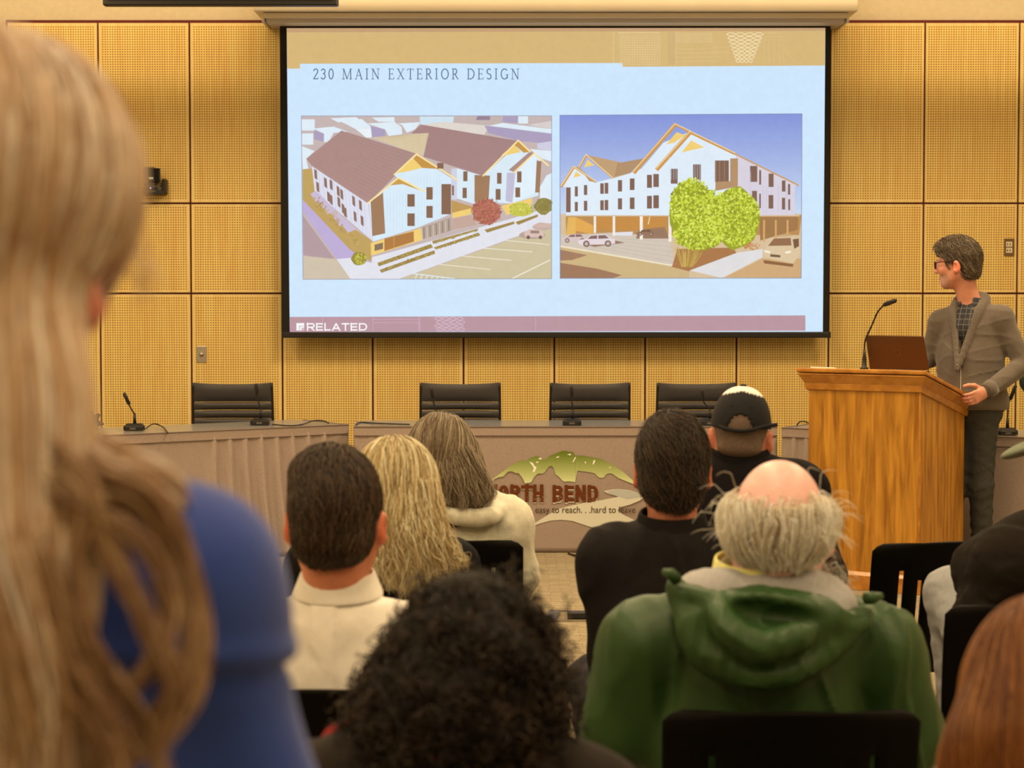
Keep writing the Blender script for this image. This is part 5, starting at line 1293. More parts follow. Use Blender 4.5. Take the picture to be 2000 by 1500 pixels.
# hair
C, hs = J['C'], 1.06
S = hair_cap(C, Rh, hs, .014, .050, front=.030, sides=True); S.ell(C + Rh @ V(0, .02, .075) * hs, np.array((.072, .085, .052)) * hs, Rh, k=.03); me, vs = S.mesh('hair', .006)
M_h1 = hair_mat('grey_brown_hair', A(48, 33, 19), A(84, 60, 36), A(150, 118, 78)); M_h1c = mat('grey_brown_hair_base', A(62, 43, 26), .7, var=.2, scale=90, stretch=(1, 1, 1))
ho = obj('hair', me, M_h1c, pr_)
rt_ = scalp(vs, C, Rh, lambda l: (l[:, 2] > -.085) & (l[:, 1] < .098), 5200, 11, hs)
strands('hair_strands', ho, M_h1, S, rt_, crown_flow(C, Rh, hs, 1.0, .5, (0, .06, .09)), .042, 7, .0008, .005, noise=.55, seed=12)
# glasses
M_gl = mat('dark_red_frames', A(58, 14, 10), .3); GW = lambda *p: C + Rh @ (np.array(p) * hs)
gl = thing('eyeglasses', 'dark framed eyeglasses worn by the speaker', 'glasses', GW(0, .11, 0))
for x in (-1, 1):
    MB().tube([GW(x * .034 + .024 * math.copysign(abs(math.cos(a)) ** .7, math.cos(a)), .108 - abs(x * .034 + .024 * math.cos(a)) * .12, -.004 + .019 * math.copysign(abs(math.sin(a)) ** .7, math.sin(a))) for a in np.linspace(0, 6.2832, 25)], .0028, 6, caps=False).obj('rim', M_gl, gl)
    MB().tube([GW(x * .060, .100, .008), GW(x * .080, .06, .010), GW(x * .086, .0, .008), GW(x * .086, -.02, .0)], .0028, 6).obj('temple', M_gl, gl)
MB().tube([GW(-.011, .108, .004), GW(0, .111, .008), GW(.011, .108, .004)], .0025, 6).obj('bridge', M_gl, gl)
hdv = nrm(J['hdL']); rc = J['wL'] + hdv * .098 - np.array(nrm(J['htL'])) * .009 
# ring
MB().tube([rc + .0108 * (math.cos(a) * nrm(J['hnL']) + math.sin(a) * nrm(J['htL'])) for a in np.linspace(0, 6.2832, 17)], .0016, 6, caps=False).obj('ring', M_chrome, bo)

# ---------------------------------------------------------------- man in white shirt
Yq = 3.98
J = joints_seated(P(657, 1006, Yq), P(660, 1244, Yq), .172, 2, hip=(P(660, 1300, 4.08)[0], 4.08, 0))
J['eL'] = J['sL'] + V(-.05, .05, -.25)
Rh = frame(4, 6, 0); root = start('seated man with short brown hair in a white shirt, seen from behind', J, None)
bo, _ = add_body(root, J, Rh, A(206, 116, 70), hs=1.05, neck=.060, ear=(1.1, .68, .6))
M_wh = mat('white_shirt', (.86, .84, .80), .8, var=.03, scale=60, bump=.12, bscale=500)
zy = P(660, 1182, 3.86)[2]; xc = J['SC'][0] - .02
ff = folds((.0035, 30, (1, 1, .7), 21), (.0025, 60, (1, 1, .6), 22))
def wdisp(p):
    d = ff(p) * np.clip((zy - p[:, 2]) / .05 + .25, .25, 1)
    d -= .006 * (np.abs(p[:, 0] - xc) < .024) * (p[:, 2] < zy) * (p[:, 1] < J['SC'][1])
    return d + .006 * np.exp(-((p[:, 2] - zy + .02 * np.abs(p[:, 0] - xc)) / .004) ** 2)
S = top_sdf(J, 1.04, 1.0, .95, trap=.062); obj('shirt', S.mesh('shirt', .0058, disp=wdisp)[0], M_wh, root)
collar('collar', M_wh, root, J['C'] * .0 + P(660, 1162, Yq + .0), frame(2, -6), .068, .070, .046, flare=.018, gap=12, th=.006, lean=.004)
S = legs_sdf(J); obj('trousers', S.mesh('trousers', .011)[0], mat('navy_trousers', (.03, .035, .05), .9), root); shoes(J, root, M_shoe)
S = hair_cap(J['C'], Rh, 1.05, .012, .044); S.ell(J['C'] + Rh @ V(-.03, -.02, .085), (.05, .06, .035), k=.03); me, vs = S.mesh('hair', .006, disp=folds((.006, 25, (1, 1, 1), 34)))
M_h = hair_mat('brown_hair', A(38, 23, 11), A(58, 37, 19), A(102, 66, 34)); ho = obj('hair', me, mat('brown_hair_base', A(44, 28, 14), .7, var=.25, scale=70), root)
r0 = scalp(vs, J['C'], Rh, lambda l: (l[:, 2] > -.11), 7000, 31, 1.05)
strands('hair_strands', ho, M_h, S, r0, crown_flow(J['C'], Rh, 1.05, .9, .5, (0, -.02, .1), .35), .036, 7, .0007, .004, noise=.5, seed=33)
sit(J, 'black chair of the man in the white shirt, mostly hidden', 3.77)

# ---------------------------------------------------------------- man in the green hooded jacket
Yq = 3.80
J = joints_seated(P(1522, 1026, Yq), P(1488, 1228, Yq), .212, 0, hip=(P(1495, 1300, 4.0)[0], 3.98, 0))
J['eL'] = P(1205, 1420, Yq + .02); J['eR'] = P(1772, 1440, Yq + .02); J['sL'] = P(1268, 1248, Yq); J['sR'] = P(1712, 1262, Yq)
Rh = frame(10, 14, 0); root = start('seated balding white-haired man in a green hooded rain jacket', J, None)
bo, _ = add_body(root, J, Rh, A(240, 168, 130), hs=1.06, neck=.060, ear=(1.05, .72, .66))
M_green = mat('green_rain_jacket', A(40, 63, 19), .5, var=.10, scale=14, bump=.15, bscale=40, spec=.45)
S = top_sdf(J, 1.16, 1.16, .9, trap=.066, delt=.060)
fgr = both(folds((.005, 12, (1, 1, .8), 41)), ridged((.009, 11, (1.2, 1, .55), 47), (.004, 22, (1, 1, .6), 48)))
S.cap(P(1252, 1262, Yq), P(1226, 1420, Yq + .02), .058, .068, k=.05).cap(P(1730, 1275, Yq), P(1750, 1440, Yq + .02), .058, .068, k=.05)
jk = obj('jacket', S.mesh('jacket', .0062, disp=fgr)[0], M_green, root)
# hood hanging at the back
Yh = Yq - .12
S = Sdf(); S.ell(P(1490, 1222, Yh - .01), (.150, .052, .070), frame(0, -12, 2), k=.03)
S.ell(P(1482, 1285, Yh - .02), (.118, .040, .045), k=.05)
rim = arc([P(1318, 1150, Yh + .02), P(1400, 1172, Yh - .03), P(1490, 1170, Yh - .045), P(1580, 1188, Yh - .04), P(1680, 1215, Yh + .01)], 14)
for i in range(14): S.cap(rim[i], rim[i+1], .010, k=.012)
rim2 = arc([P(1318, 1142, Yh + .03), P(1345, 1225, Yh - .01), P(1410, 1300, Yh - .05), P(1490, 1322, Yh - .06), P(1570, 1305, Yh - .05), P(1645, 1250, Yh - .01), P(1690, 1195, Yh + .02)], 18)
for i in range(18): S.cap(rim2[i], rim2[i+1], .013, k=.02)
S.ell(P(1500, 1206, Yh - .07), (.088, .040, .026), frame(0, 0, -6), k=.02, sub=True)
fl_ = arc([P(1405, 1195, Yh - .06), P(1430, 1240, Yh - .085), P(1500, 1262, Yh - .09), P(1575, 1235, Yh - .075)], 10)
for i in range(10): S.cap(fl_[i], fl_[i+1], .012, k=.03)
hd_ = obj('hood', S.mesh('hood', .0055, disp=both(folds((.004, 14, (1, 1, 1.2), 44)), ridged((.005, 15, (.7, 1, 1.2), 45), (.0025, 34, (1, 1, 1), 49))))[0], M_green, jk)
for a_, b_ in (((1322, 1132), (1296, 1116)), ((1690, 1168), (1722, 1164))): MB().tube([P(*a_, Yh), P((a_[0] + b_[0]) / 2, b_[1] + 4, Yh - .01), P(*b_, Yh)], [.012, .011, .006], 8).obj('hood_toggle', M_green, hd_, smooth=True)
# grey inner hood and yellow collar
M_grey = mat('oatmeal_fleece', A(178, 156, 126), .95, var=.08, scale=90, bump=.4, bscale=500)
S = Sdf(); S.cap(P(1385, 1178, Yq - .045), P(1600, 1182, Yq - .045), .062, .060, k=.03).ell(P(1470, 1165, Yq - .06), (.12, .04, .040), k=.04).cap(P(1560, 1160, Yq - .06), P(1622, 1192, Yq - .08), .042, .042, k=.03)
S.ell(P(1482, 1095, Yq + .02), (.072, .075, .06), k=.02, sub=True)
obj('inner_hood', S.mesh('inner_hood', .006, disp=folds((.005, 40, (2.2, 1, .6), 46)))[0], M_grey, root)
collar('shirt_collar', mat('yellow_collar', A(240, 208, 104), .85), root, P(1482, 1130, Yq + .0), frame(0, -8, -1), .080, .078, .038, flare=.006, th=.006, gap=15)
S = legs_sdf(J, 1.05); obj('trousers', S.mesh('trousers', .011)[0], mat('dark_trousers', (.02, .02, .022), .9), root); shoes(J, root, M_shoe)
C = J['C']; hs = 1.06
S = Sdf(); W = lambda *p: C + Rh @ (np.array(p) * hs)
S.ell(W(0, -.020, .004), np.array((.090, .104, .056)) * hs, Rh, k=.02).ell(W(0, -.058, -.032), np.array((.070, .046, .036)) * hs, Rh, k=.03)
S.ell(W(0, .12, -.045), np.array((.11, .09, .1)) * hs, Rh, k=.02, sub=True); S.ell(W(0, -.035, .082), np.array((.074, .112, .088)) * hs, Rh, k=.02, sub=True)
me, vs = S.mesh('hair', .0055)
M_hw = hair_mat('white_hair', A(186, 146, 92), A(240, 210, 158), A(255, 244, 214), spec=.4); ho = obj('hair', me, mat('white_hair_base', A(196, 160, 112), .8, var=.15, scale=80), root)
r0 = scalp(vs, C, Rh, lambda l: (l[:, 1] < .06) & (np.sqrt(l[:, 0] ** 2 + l[:, 1] ** 2) > .055) & (l[:, 2] < .05), 4200, 51, hs)
cf = crown_flow(C, Rh, hs, 3.0, .25, (0, 0, .12))
strands('hair_strands', ho, M_hw, S, r0, cf, .058, 12, .0007, .012, hug=.85, noise=.9, seed=52, endfree=.6, nf=70, jw=.15)
r1 = scalp(vs, C, Rh, lambda l: (np.abs(l[:, 0]) > .055) & (l[:, 2] < .05) & (l[:, 2] > -.06), 110, 53, hs)
strands('flyaway_hair', ho, M_hw, S, r1, lambda p, n, t: n * .9 + (p - C) * 6 * V(1, 1, .3) - UP * (1.8 * t), .036, 10, .0004, .03, hug=.0, noise=.8, seed=54)
# beard side
S = Sdf(); S.ell(W(.052, .058, -.105), np.array((.034, .046, .05)) * hs, Rh, k=.02).ell(W(-.03, .075, -.115), np.array((.05, .035, .042)) * hs, Rh, k=.03); me, vs = S.mesh('beard', .006)
bd = obj('beard', me, mat('grey_beard_base', A(140, 110, 76), .8), root)
strands('beard_strands', bd, hair_mat('grey_beard', A(120, 92, 60), A(180, 150, 106), A(226, 204, 164)), S, vs[np.random.default_rng(5).choice(len(vs), 1500)], lambda p, n, t: n * .6 - UP * .6, .05, 8, .0006, .02, hug=.2, noise=.6, seed=55)
sit(J, 'black chair holding the man in the green jacket', 3.57)

# ---------------------------------------------------------------- person with long blond hair
Yq = 4.95
J = joints_seated(P(776, 964, Yq), P(745, 1104, Yq), .165, 6, hip=(P(750, 1200, 5.05)[0], 5.05, 0))
Rh = frame(6, 8, 4); root = start('seated person with very long blond hair and a black top', J, None)
add_body(root, J, Rh, SK2, hs=1.0)
M_blk = mat('black_top', A(22, 18, 15), .85, spec=.15, var=.1, scale=60, bump=.2, bscale=300)
S = top_sdf(J, 1.0, 1.0); obj('top', S.mesh('top', .008, disp=folds((.005, 30, (1, 1, .8), 61)))[0], M_blk, root)
S = legs_sdf(J); obj('trousers', S.mesh('trousers', .012)[0], M_blk, root); shoes(J, root, M_shoe)
C = J['C']; S = hair_cap(C, Rh, 1.0, .020, .055, front=-.01, sides=False)
S.cap(P(772, 960, Yq - .04), P(785, 1040, Yq - .10), .078, .074, k=.04, w=(0, 1, 0), q=.7).cap(P(785, 1040, Yq - .10), P(796, 1062, Yq - .125), .074, .046, k=.04, w=(0, 1, 0), q=.55)
me, vs = S.mesh('hair', .0065)
M_bl = hair_mat('blond_hair', A(120, 84, 38), A(196, 152, 84), A(250, 218, 148)); ho = obj('hair', me, mat('blond_hair_base', A(176, 138, 80), .7, var=.3, scale=60, stretch=(1, 1, .1)), root)
r0 = scalp(vs, C, Rh, lambda l: (l[:, 2] > .0) & (l[:, 1] < .07), 3000, 62)
strands('hair_strands', ho, M_bl, S, r0, crown_flow(C, Rh, 1.0, 1.8, .0, (0, .02, .12)), .34, 22, .0007, .004, noise=.22, seed=63, endfree=.7)
for i, (dx, dn) in enumerate(((-40, 1120), (-20, 1145), (5, 1160), (30, 1150), (60, 1140), (85, 1125), (100, 1105))):
    locks('hair_lock', ho, M_bl, [P(778 + dx * .6, 945, Yq - .10), P(778 + dx * .8, 1020, Yq - .16), P(785 + dx, 1080, Yq - .19), P(790 + dx * 1.15, dn, Yq - .20)], 130, (.024, .020, .012, .009), 20, .0006, .010, 64 + i)
sit(J, 'black chair hidden behind the long blond hair', 4.74)

# ---------------------------------------------------------------- person in the cream sweater
Yq = 6.2
J = joints_seated(P(862, 894, Yq), P(885, 1016, Yq), .165, 4, hip=(P(885, 1100, 6.3)[0], 6.3, 0))
J['eR'] = P(1016, 1125, Yq + .03); J['wR'] = P(985, 1190, Yq + .22)
Rh = frame(12, 6, -3); root = start('seated person with long grey-brown hair in a cream knit sweater', J, None)
add_body(root, J, Rh, SK2, hs=1.0)
M_cr = mat('cream_knit', A(236, 206, 150), .95, var=.06, scale=80, bump=.4, bscale=350, sheen=.3)
S = top_sdf(J, 1.08, 1.12, .95, trap=.06); S.cap(P(815, 985, Yq - .02), P(925, 975, Yq - .02), .055, .055, k=.05)
cow = arc([P(840, 990, Yq - .12), P(900, 1010, Yq - .14), P(955, 1008, Yq - .12), P(982, 992, Yq - .04)], 12)
for i in range(12): S.cap(cow[i], cow[i+1], .020, k=.02)
obj('sweater', S.mesh('sweater', .007, disp=folds((.006, 24, (1, 1, .8), 71), (.003, 55, (1, 1, 1), 72)))[0], M_cr, root)
S = legs_sdf(J); obj('trousers', S.mesh('trousers', .012)[0], mat('blue_jeans', (.05, .06, .09), .9), root); shoes(J, root, M_shoe)
C = J['C']; S = hair_cap(C, Rh, 1.0, .018, .055, front=-.01, sides=False)
S.cap(P(864, 890, Yq - .04), P(885, 955, Yq - .10), .080, .072, k=.04, w=(0, 1, 0), q=.7).cap(P(905, 900, Yq - .02), P(938, 955, Yq - .06), .050, .034, k=.04)
me, vs = S.mesh('hair', .0065)
M_gb = hair_mat('grey_brown_long_hair', A(78, 54, 30), A(128, 96, 58), A(190, 156, 104)); ho = obj('hair', me, mat('grey_brown_long_base', A(122, 94, 60), .7, var=.25, scale=60, stretch=(1, 1, .1)), root)
r0 = scalp(vs, C, Rh, lambda l: (l[:, 2] > .0) & (l[:, 1] < .07), 2800, 73)
strands('hair_strands', ho, M_gb, S, r0, crown_flow(C, Rh, 1.0, 1.8, .0, (0, .02, .12)), .27, 20, .0007, .004, noise=.2, seed=74, endfree=.7)
for i, (dx, dn) in enumerate(((-30, 965), (0, 985), (30, 990), (60, 985), (85, 972))):
    locks('hair_lock', ho, M_gb, [P(866 + dx * .5, 880, Yq - .09), P(872 + dx * .8, 930, Yq - .14), P(872 + dx * 1.05, dn, Yq - .17)], 110, (.026, .022, .012), 16, .0006, .006, 75 + i)
sit(J, 'black chair holding the person in the cream sweater', 6.02)

# ---------------------------------------------------------------- dark-haired man in the black jacket
Yq = 4.95
J = joints_seated(P(1314, 910, Yq), P(1312, 1092, Yq), .150, 3, hip=(P(1318, 1200, 5.08)[0], 5.08, 0))
J['eL'] = P(1200, 1270, Yq); J['eR'] = P(1425, 1280, Yq); J['hL'] = P(1230, 1390, 5.05); J['kL'] = P(1160, 1330, 5.25); J['aL'] = P(1200, 1720, 5.1); J['aL'][2] = .085; J['tL'] = J['aL'] + V(-.03, .15, -.045)
Rh = frame(5, 4, 0); root = start('seated man with tousled dark brown hair in a black jacket', J, None)
add_body(root, J, Rh, A(206, 118, 72), hs=1.0, neck=.055)
M_bj = mat('black_jacket', A(30, 23, 17), .85, spec=.15, var=.12, scale=40, bump=.2, bscale=260)
S = top_sdf(J, 1.08, 1.16, .95, trap=.066); obj('jacket', S.mesh('jacket', .0072, disp=both(folds((.006, 22, (1, 1, .8), 81)), ridged((.007, 18, (1, 1, .7), 82))))[0], M_bj, root)
collar('collar', M_bj, root, P(1312, 1040, Yq), frame(3, -10), .074, .072, .052, flare=.016, th=.008, gap=14)
M_dt = mat('charcoal_trousers', A(48, 40, 36), .85, var=.1, scale=60, bump=.3, bscale=200)
S = legs_sdf(J, 1.0); obj('trousers', S.mesh('trousers', .009, disp=folds((.005, 40, (1, 1, 1.6), 83)))[0], M_dt, root); shoes(J, root, M_shoe)
C = J['C']; S = hair_cap(C, Rh, 1.0, .015, .050); me, vs = S.mesh('hair', .006, disp=folds((.008, 25, (1, 1, 1), 86)))
M_dk = hair_mat('dark_brown_hair', A(24, 14, 7), A(42, 26, 13), A(86, 54, 26)); ho = obj('hair', me, mat('dark_brown_base', A(28, 17, 9), .7, var=.25, scale=70), root)
r0 = scalp(vs, C, Rh, lambda l: (l[:, 2] > -.11), 6000, 84, 1.0)
strands('hair_strands', ho, M_dk, S, r0, crown_flow(C, Rh, 1.05, .9, .5, (.0, -.03, .1), .5), .055, 9, .0007, .006, noise=.7, seed=85, endfree=.8)
sit(J, 'black chair under the dark-haired man in the black jacket', 4.80).location.x += .07

# ---------------------------------------------------------------- man in the black cap
Yq = 5.72
J = joints_seated(P(1447, 843, Yq), P(1445, 952, Yq), .165, 6, hip=(P(1447, 1100, 5.84)[0], 5.84, 0))
Rh = frame(8, 2, -3); root = start('seated man in a black cap with white front and black jacket', J, None)
add_body(root, J, Rh, A(206, 120, 76), hs=.95, neck=.056)
S = top_sdf(J, 1.1, 1.14, .95, trap=.066); obj('jacket', S.mesh('jacket', .0085, disp=folds((.006, 22, (1, 1, .8), 91)))[0], mat('black_fleece', A(24, 18, 14), .9, spec=.15), root)
collar('collar', bpy.data.materials['black_fleece'], root, P(1445, 908, Yq), frame(6, -8), .076, .074, .05, flare=.012, th=.008, gap=14)
S = legs_sdf(J); obj('trousers', S.mesh('trousers', .012)[0], M_dt, root); shoes(J, root, M_shoe)
C = J['C']; hs = .95; S = hair_cap(C, Rh, hs, .004, .028); me, vs = S.mesh('hair', .006); obj('hair', me, mat('cropped_grey_hair', A(110, 80, 54), .8, var=.2, scale=200), root)
cp_ = thing('baseball_cap', 'black baseball cap with white front panel on a listener', 'cap', C + Rh @ V(0, 0, .05))
def capg(fn, name, m, n=40, r0=0, r1=1.0):
    g = []
    for i in range(41):
        f = i / 40; ph = math.radians(90 * (r0 + (r1 - r0) * f)); r = []
        for k in range(n + 1):
            a = 6.2832 * k / n; z = .118 * math.cos(ph) if f < 1 or True else 0
            rr = math.sin(ph) ** .85; x, y = .086 * rr * math.sin(a), .106 * rr * math.cos(a) - .012
            r.append((x, y, z))
        g.append(r)
    mb = MB(); W3 = lambda p: C + Rh @ (np.array(p) * hs + V(0, 0, .012))
    mb.grid([[W3(p) for p in r] for r in g], lambda i, k: not fn(*[np.mean([g[i][k][j], g[i+1][k+1][j]]) for j in range(3)]))
    return mb.obj(name, m, cp_, smooth=True, solid=.003)
arch = lambda x, y, z: y < -.03 and (x / .036) ** 2 + ((z + .002) / .042) ** 2 < 1
M_cap = mat('black_cap', A(24, 20, 18), .85, bump=.2, bscale=500)
capg(lambda x, y, z: not arch(x, y, z) and not (y > -.008 and z > .020) and not z > .106 - .25 * abs(x), 'crown', M_cap, 72)
capg(lambda x, y, z: (y > -.012 and z > .018) or z > .104 - .25 * abs(x), 'front_panel', mat('white_cap_front', A(246, 222, 178), .8), 72)
W3 = lambda *p: C + Rh @ (np.array(p) * hs)
MB().tube(arc([W3(-.060, -.098, .014), W3(-.03, -.119, .008), W3(0, -.124, .006), W3(.03, -.119, .010), W3(.062, -.100, .020), W3(.105, -.095, .030)]), .0052, 8).obj('strap', M_cap, cp_)
MB().lathe(W3(0, -.012, .130), [(.010, 0), (.009, .006), (.004, .008)], 12, Rh[:, 2]).obj('button', M_cap, cp_)
g = []
for i in range(8):
    r = []
    for k in range(15):
        a = math.radians(-62 + 124 * k / 14); q = i / 7; r.append(W3(.088 * math.sin(a) * (1 - .05 * q), .094 * math.cos(a) - .010 + .075 * q * math.cos(a * .9), .012 - .018 * q - .02 * math.sin(a) ** 2))
    g.append(r)
MB().grid(g).obj('visor', M_cap, cp_, smooth=True, solid=.004)
for x in (-.030, .030): MB().lathe(W3(x, -.098, .078), [(.003, 0), (.003, .003)], 8, -Rh[:, 1]).obj('eyelet', mat('cap_eyelet', (.03, .03, .03), .6), cp_)
sit(J, 'black chair under the man in the black and white cap', 5.55)

# ---------------------------------------------------------------- curly-haired person, nearest row
Yq = 2.5
J = joints_seated(P(905, 1345, Yq), P(880, 1590, Yq), .168, 0, hip=(P(880, 1700, 2.62)[0], 2.62, 0))
Rh = frame(0, 8, 0); root = start('seated person with dense dark curly hair and a dark coat, bottom centre', J, None)
add_body(root, J, Rh, SK3, hs=1.0)
M_coat = mat('dark_brown_coat', A(26, 14, 8), .9, var=.1, scale=50, bump=.3, bscale=200)
S = top_sdf(J, 1.1, 1.2, .95, trap=.09); S.ell(P(870, 1500, Yq - .04), (.150, .085, .060), k=.06)
ct = obj('coat', S.mesh('coat', .0075, disp=folds((.007, 24, (1, 1, .8), 101)))[0], M_coat, root)
M_red = mat('red_scarf', A(140, 12, 12), .9, var=.1, scale=60, bump=.3, bscale=300)
S = Sdf(); rs = arc([P(655, 1490, Yq + .02), P(672, 1450, Yq), P(720, 1462, Yq - .04), P(800, 1470, Yq - .08), P(870, 1452, Yq - .10), P(930, 1470, Yq - .08), P(1000, 1490, Yq - .03)], 18)
for i in range(18): S.cap(rs[i], rs[i+1], .019, k=.02)
obj('scarf', S.mesh('scarf', .006)[0], M_red, root)
S = legs_sdf(J); obj('trousers', S.mesh('trousers', .012)[0], M_dt, root); shoes(J, root, M_shoe)
S = Sdf(); S.ell(P(925, 1262, Yq), (.088, .10, .088), k=.03).ell(P(905, 1345, Yq - .01), (.112, .12, .085), k=.04).ell(P(815, 1410, Yq - .03), (.075, .085, .055), k=.03).ell(P(985, 1405, Yq - .03), (.060, .085, .062), k=.03).ell(P(880, 1425, Yq - .07), (.09, .06, .045), k=.03)
S.ell(P(915, 1400, Yq + .13), (.09, .09, .13), k=.03, sub=True)
cn = noise3(102, 75, 6, .5)
me, vs = S.mesh('hair', .006, disp=lambda p: .010 * cn(p)); M_cu = hair_mat('dark_curls', A(14, 9, 5), A(30, 19, 10), A(66, 44, 25), rough=.5, spec=.25); ho = obj('hair', me, mat('dark_curls_base', A(20, 13, 8), .8, var=.3, scale=90), root)
r = np.random.default_rng(103); N, seg = 3000, 26
ix = r.choice(len(vs), N); p0 = vs[ix]; n0 = S.grad(p0); ax = nrm2 = n0 * .55 + np.cross(n0, r.normal(size=(N, 3))) * .7 - UP * .55; ax /= np.linalg.norm(ax, axis=1, keepdims=True)
e1 = np.cross(ax, V(.3, .5, .8)); e1 /= np.linalg.norm(e1, axis=1, keepdims=True); e2 = np.cross(ax, e1); tt = np.linspace(0, 1, seg)
Lc = r.uniform(.025, .06, N); rad_ = r.uniform(.004, .0095, N); tw = r.uniform(10, 20, N) * r.choice([-1, 1], N); ph = r.uniform(0, 6.28, N)
pts = p0[:, None] - n0[:, None] * .012 + ax[:, None] * (Lc[:, None] * tt[None])[..., None] + (rad_[:, None] * np.cos(tw[:, None] * tt + ph[:, None]))[..., None] * e1[:, None] + (rad_[:, None] * np.sin(tw[:, None] * tt + ph[:, None]))[..., None] * e2[:, None]
cv = bpy.data.hair_curves.new('curls'); cv.add_curves([seg] * N); cv.position_data.foreach_set('vector', pts.reshape(-1).astype(np.float32))
ra = cv.attributes.get('radius') or cv.attributes.new('radius', 'FLOAT', 'POINT'); ra.data.foreach_set('value', np.full(N * seg, .0009, np.float32)); cv.materials.append(M_cu)
o = bpy.data.objects.new('curls', cv); COL.objects.link(o); o.parent = ho; o.matrix_parent_inverse = worldm(ho).inverted(); o['kind'] = 'stuff'
sit(J, 'black chair under the curly-haired person, below the frame', 2.33)

# ---------------------------------------------------------------- auburn-haired person, bottom right corner
Yq = 2.5
J = joints_seated(P(2046, 1372, Yq), P(2046, 1660, Yq), .16, 0, hip=(P(2046, 1700, 2.62)[0], 2.62, 0))
Rh = frame(-4, 6, 0); root = start('seated person with straight auburn hair, bottom right corner', J, None)
add_body(root, J, Rh, SK2)
S = top_sdf(J, 1.0, 1.0, .95); obj('top', S.mesh('top', .009)[0], M_blk, root); S = legs_sdf(J); obj('trousers', S.mesh('trousers', .012)[0], M_dt, root); shoes(J, root, M_shoe)
C = J['C']; S = hair_cap(C, Rh, 1.0, .016, .055, front=-.01, sides=False)
S.cap(P(2042, 1380, Yq - .03), P(2030, 1500, Yq - .07), .088, .100, k=.04, w=(0, 1, 0), q=.75).cap(P(2030, 1500, Yq - .07), P(2030, 1680, Yq - .10), .100, .075, k=.04, w=(0, 1, 0), q=.6)
me, vs = S.mesh('hair', .0065)
M_au = hair_mat('auburn_hair', A(82, 36, 8), A(128, 64, 18), A(168, 98, 36)); ho = obj('hair', me, mat('auburn_base', A(100, 48, 12), .6, var=.3, scale=50, stretch=(1, 1, .1)), root)
r0 = scalp(vs, C, Rh, lambda l: (l[:, 2] > .0) & (l[:, 1] < .07), 3500, 112)
strands('hair_strands', ho, M_au, S, r0, crown_flow(C, Rh, 1.0, 1.8, .0, (0, .02, .12)), .36, 22, .0006, .004, noise=.12, seed=113)
sit(J, 'black chair under the auburn-haired person, below the frame', 2.33)

# ---------------------------------------------------------------- person at the right edge, sitting sideways
Yq = 5.2
J = joints_seated(P(2098, 870, Yq), P(2014, 1085, Yq + .0), .160, -52, hip=(P(2000, 1290, 5.15)[0], 5.18, 0))
J['eL'] = P(1900, 1225, Yq - .13); J['wL'] = P(1965, 1285, Yq + .08); J['wR'] = P(1965, 1275, Yq + .22); J['eR'] = P(2020, 1230, Yq + .2); J['kL'] = P(1855, 1158, 5.45); J['aL'] = P(1880, 1420, 5.42); J['tL'] = J['aL'] + V(-.10, .06, -.06)
J['kR'] = P(1900, 1260, 5.6); J['kR'][2] = .53; J['aR'] = V(J['kR'][0], J['kR'][1], .085); J['tR'] = J['aR'] + V(-.1, .1, -.045)
Rh = frame(-70, 12, 0); root = start('person in an olive-grey cap, dark shirt and pale jeans at the right edge', J, None)
add_body(root, J, Rh, A(190, 112, 72), hs=1.04)
M_ds = mat('dark_olive_shirt', A(34, 24, 14), .9, spec=.12, var=.1, scale=60, bump=.25, bscale=260)
S = top_sdf(J, 1.15, 1.22, .9, trap=.07); S.ell(P(1935, 1115, Yq - .02), (.10, .10, .09), k=.06)
obj('shirt', S.mesh('shirt', .0078, disp=folds((.007, 28, (1, 1, 1.3), 121), (.003, 60, (1, 1, 1.5), 122)))[0], M_ds, root)
M_je = mat('pale_grey_jeans', A(168, 150, 122), .9, var=.08, scale=120, bump=.25, bscale=500)
S = legs_sdf(J, 1.0); obj('jeans', S.mesh('jeans', .009, disp=folds((.004, 40, (1, 1, 1.6), 123)))[0], M_je, root); shoes(J, root, M_shoe)
S = hair_cap(J['C'], Rh, 1.04, .006, .05); obj('hair', S.mesh('hair', .008)[0], mat('brown_crop', A(70, 48, 30), .8), root)
C = J['C']; cp_ = thing('baseball_cap', 'olive-grey cap with its brim at the right picture edge', 'cap', C + Rh @ V(0, 0, .05))
M_oc = mat('olive_grey_cap', A(122, 114, 76), .9, var=.06, scale=60); S = Sdf(); S.ell(C + Rh @ V(0, -.012, .035), np.array((.088, .108, .095)), Rh, k=.01).box(C + Rh @ V(0, 0, -.05), (.2, .2, .06), Rh, k=.005, sub=True)
obj('crown', S.mesh('crown', .006)[0], M_oc, cp_)
S = Sdf(); S.ell(C + Rh @ V(0, .10, .018), (.080, .085, .018), Rh @ np.array(frame(0, 10)), k=.01); obj('visor', S.mesh('visor', .0045)[0], M_oc, cp_)
pp = P(2016, 1188, 4.79); chair(pp[0], 4.79 + .29, math.radians(-7), 'black chair under the person in the olive-grey cap, chrome legs')
pp = P(1800, 1064, 5.98); chair(P(1806, 1064, 5.98)[0], 5.98 + .28, math.radians(-16), 'empty black chair with slotted back in front of the lectern')

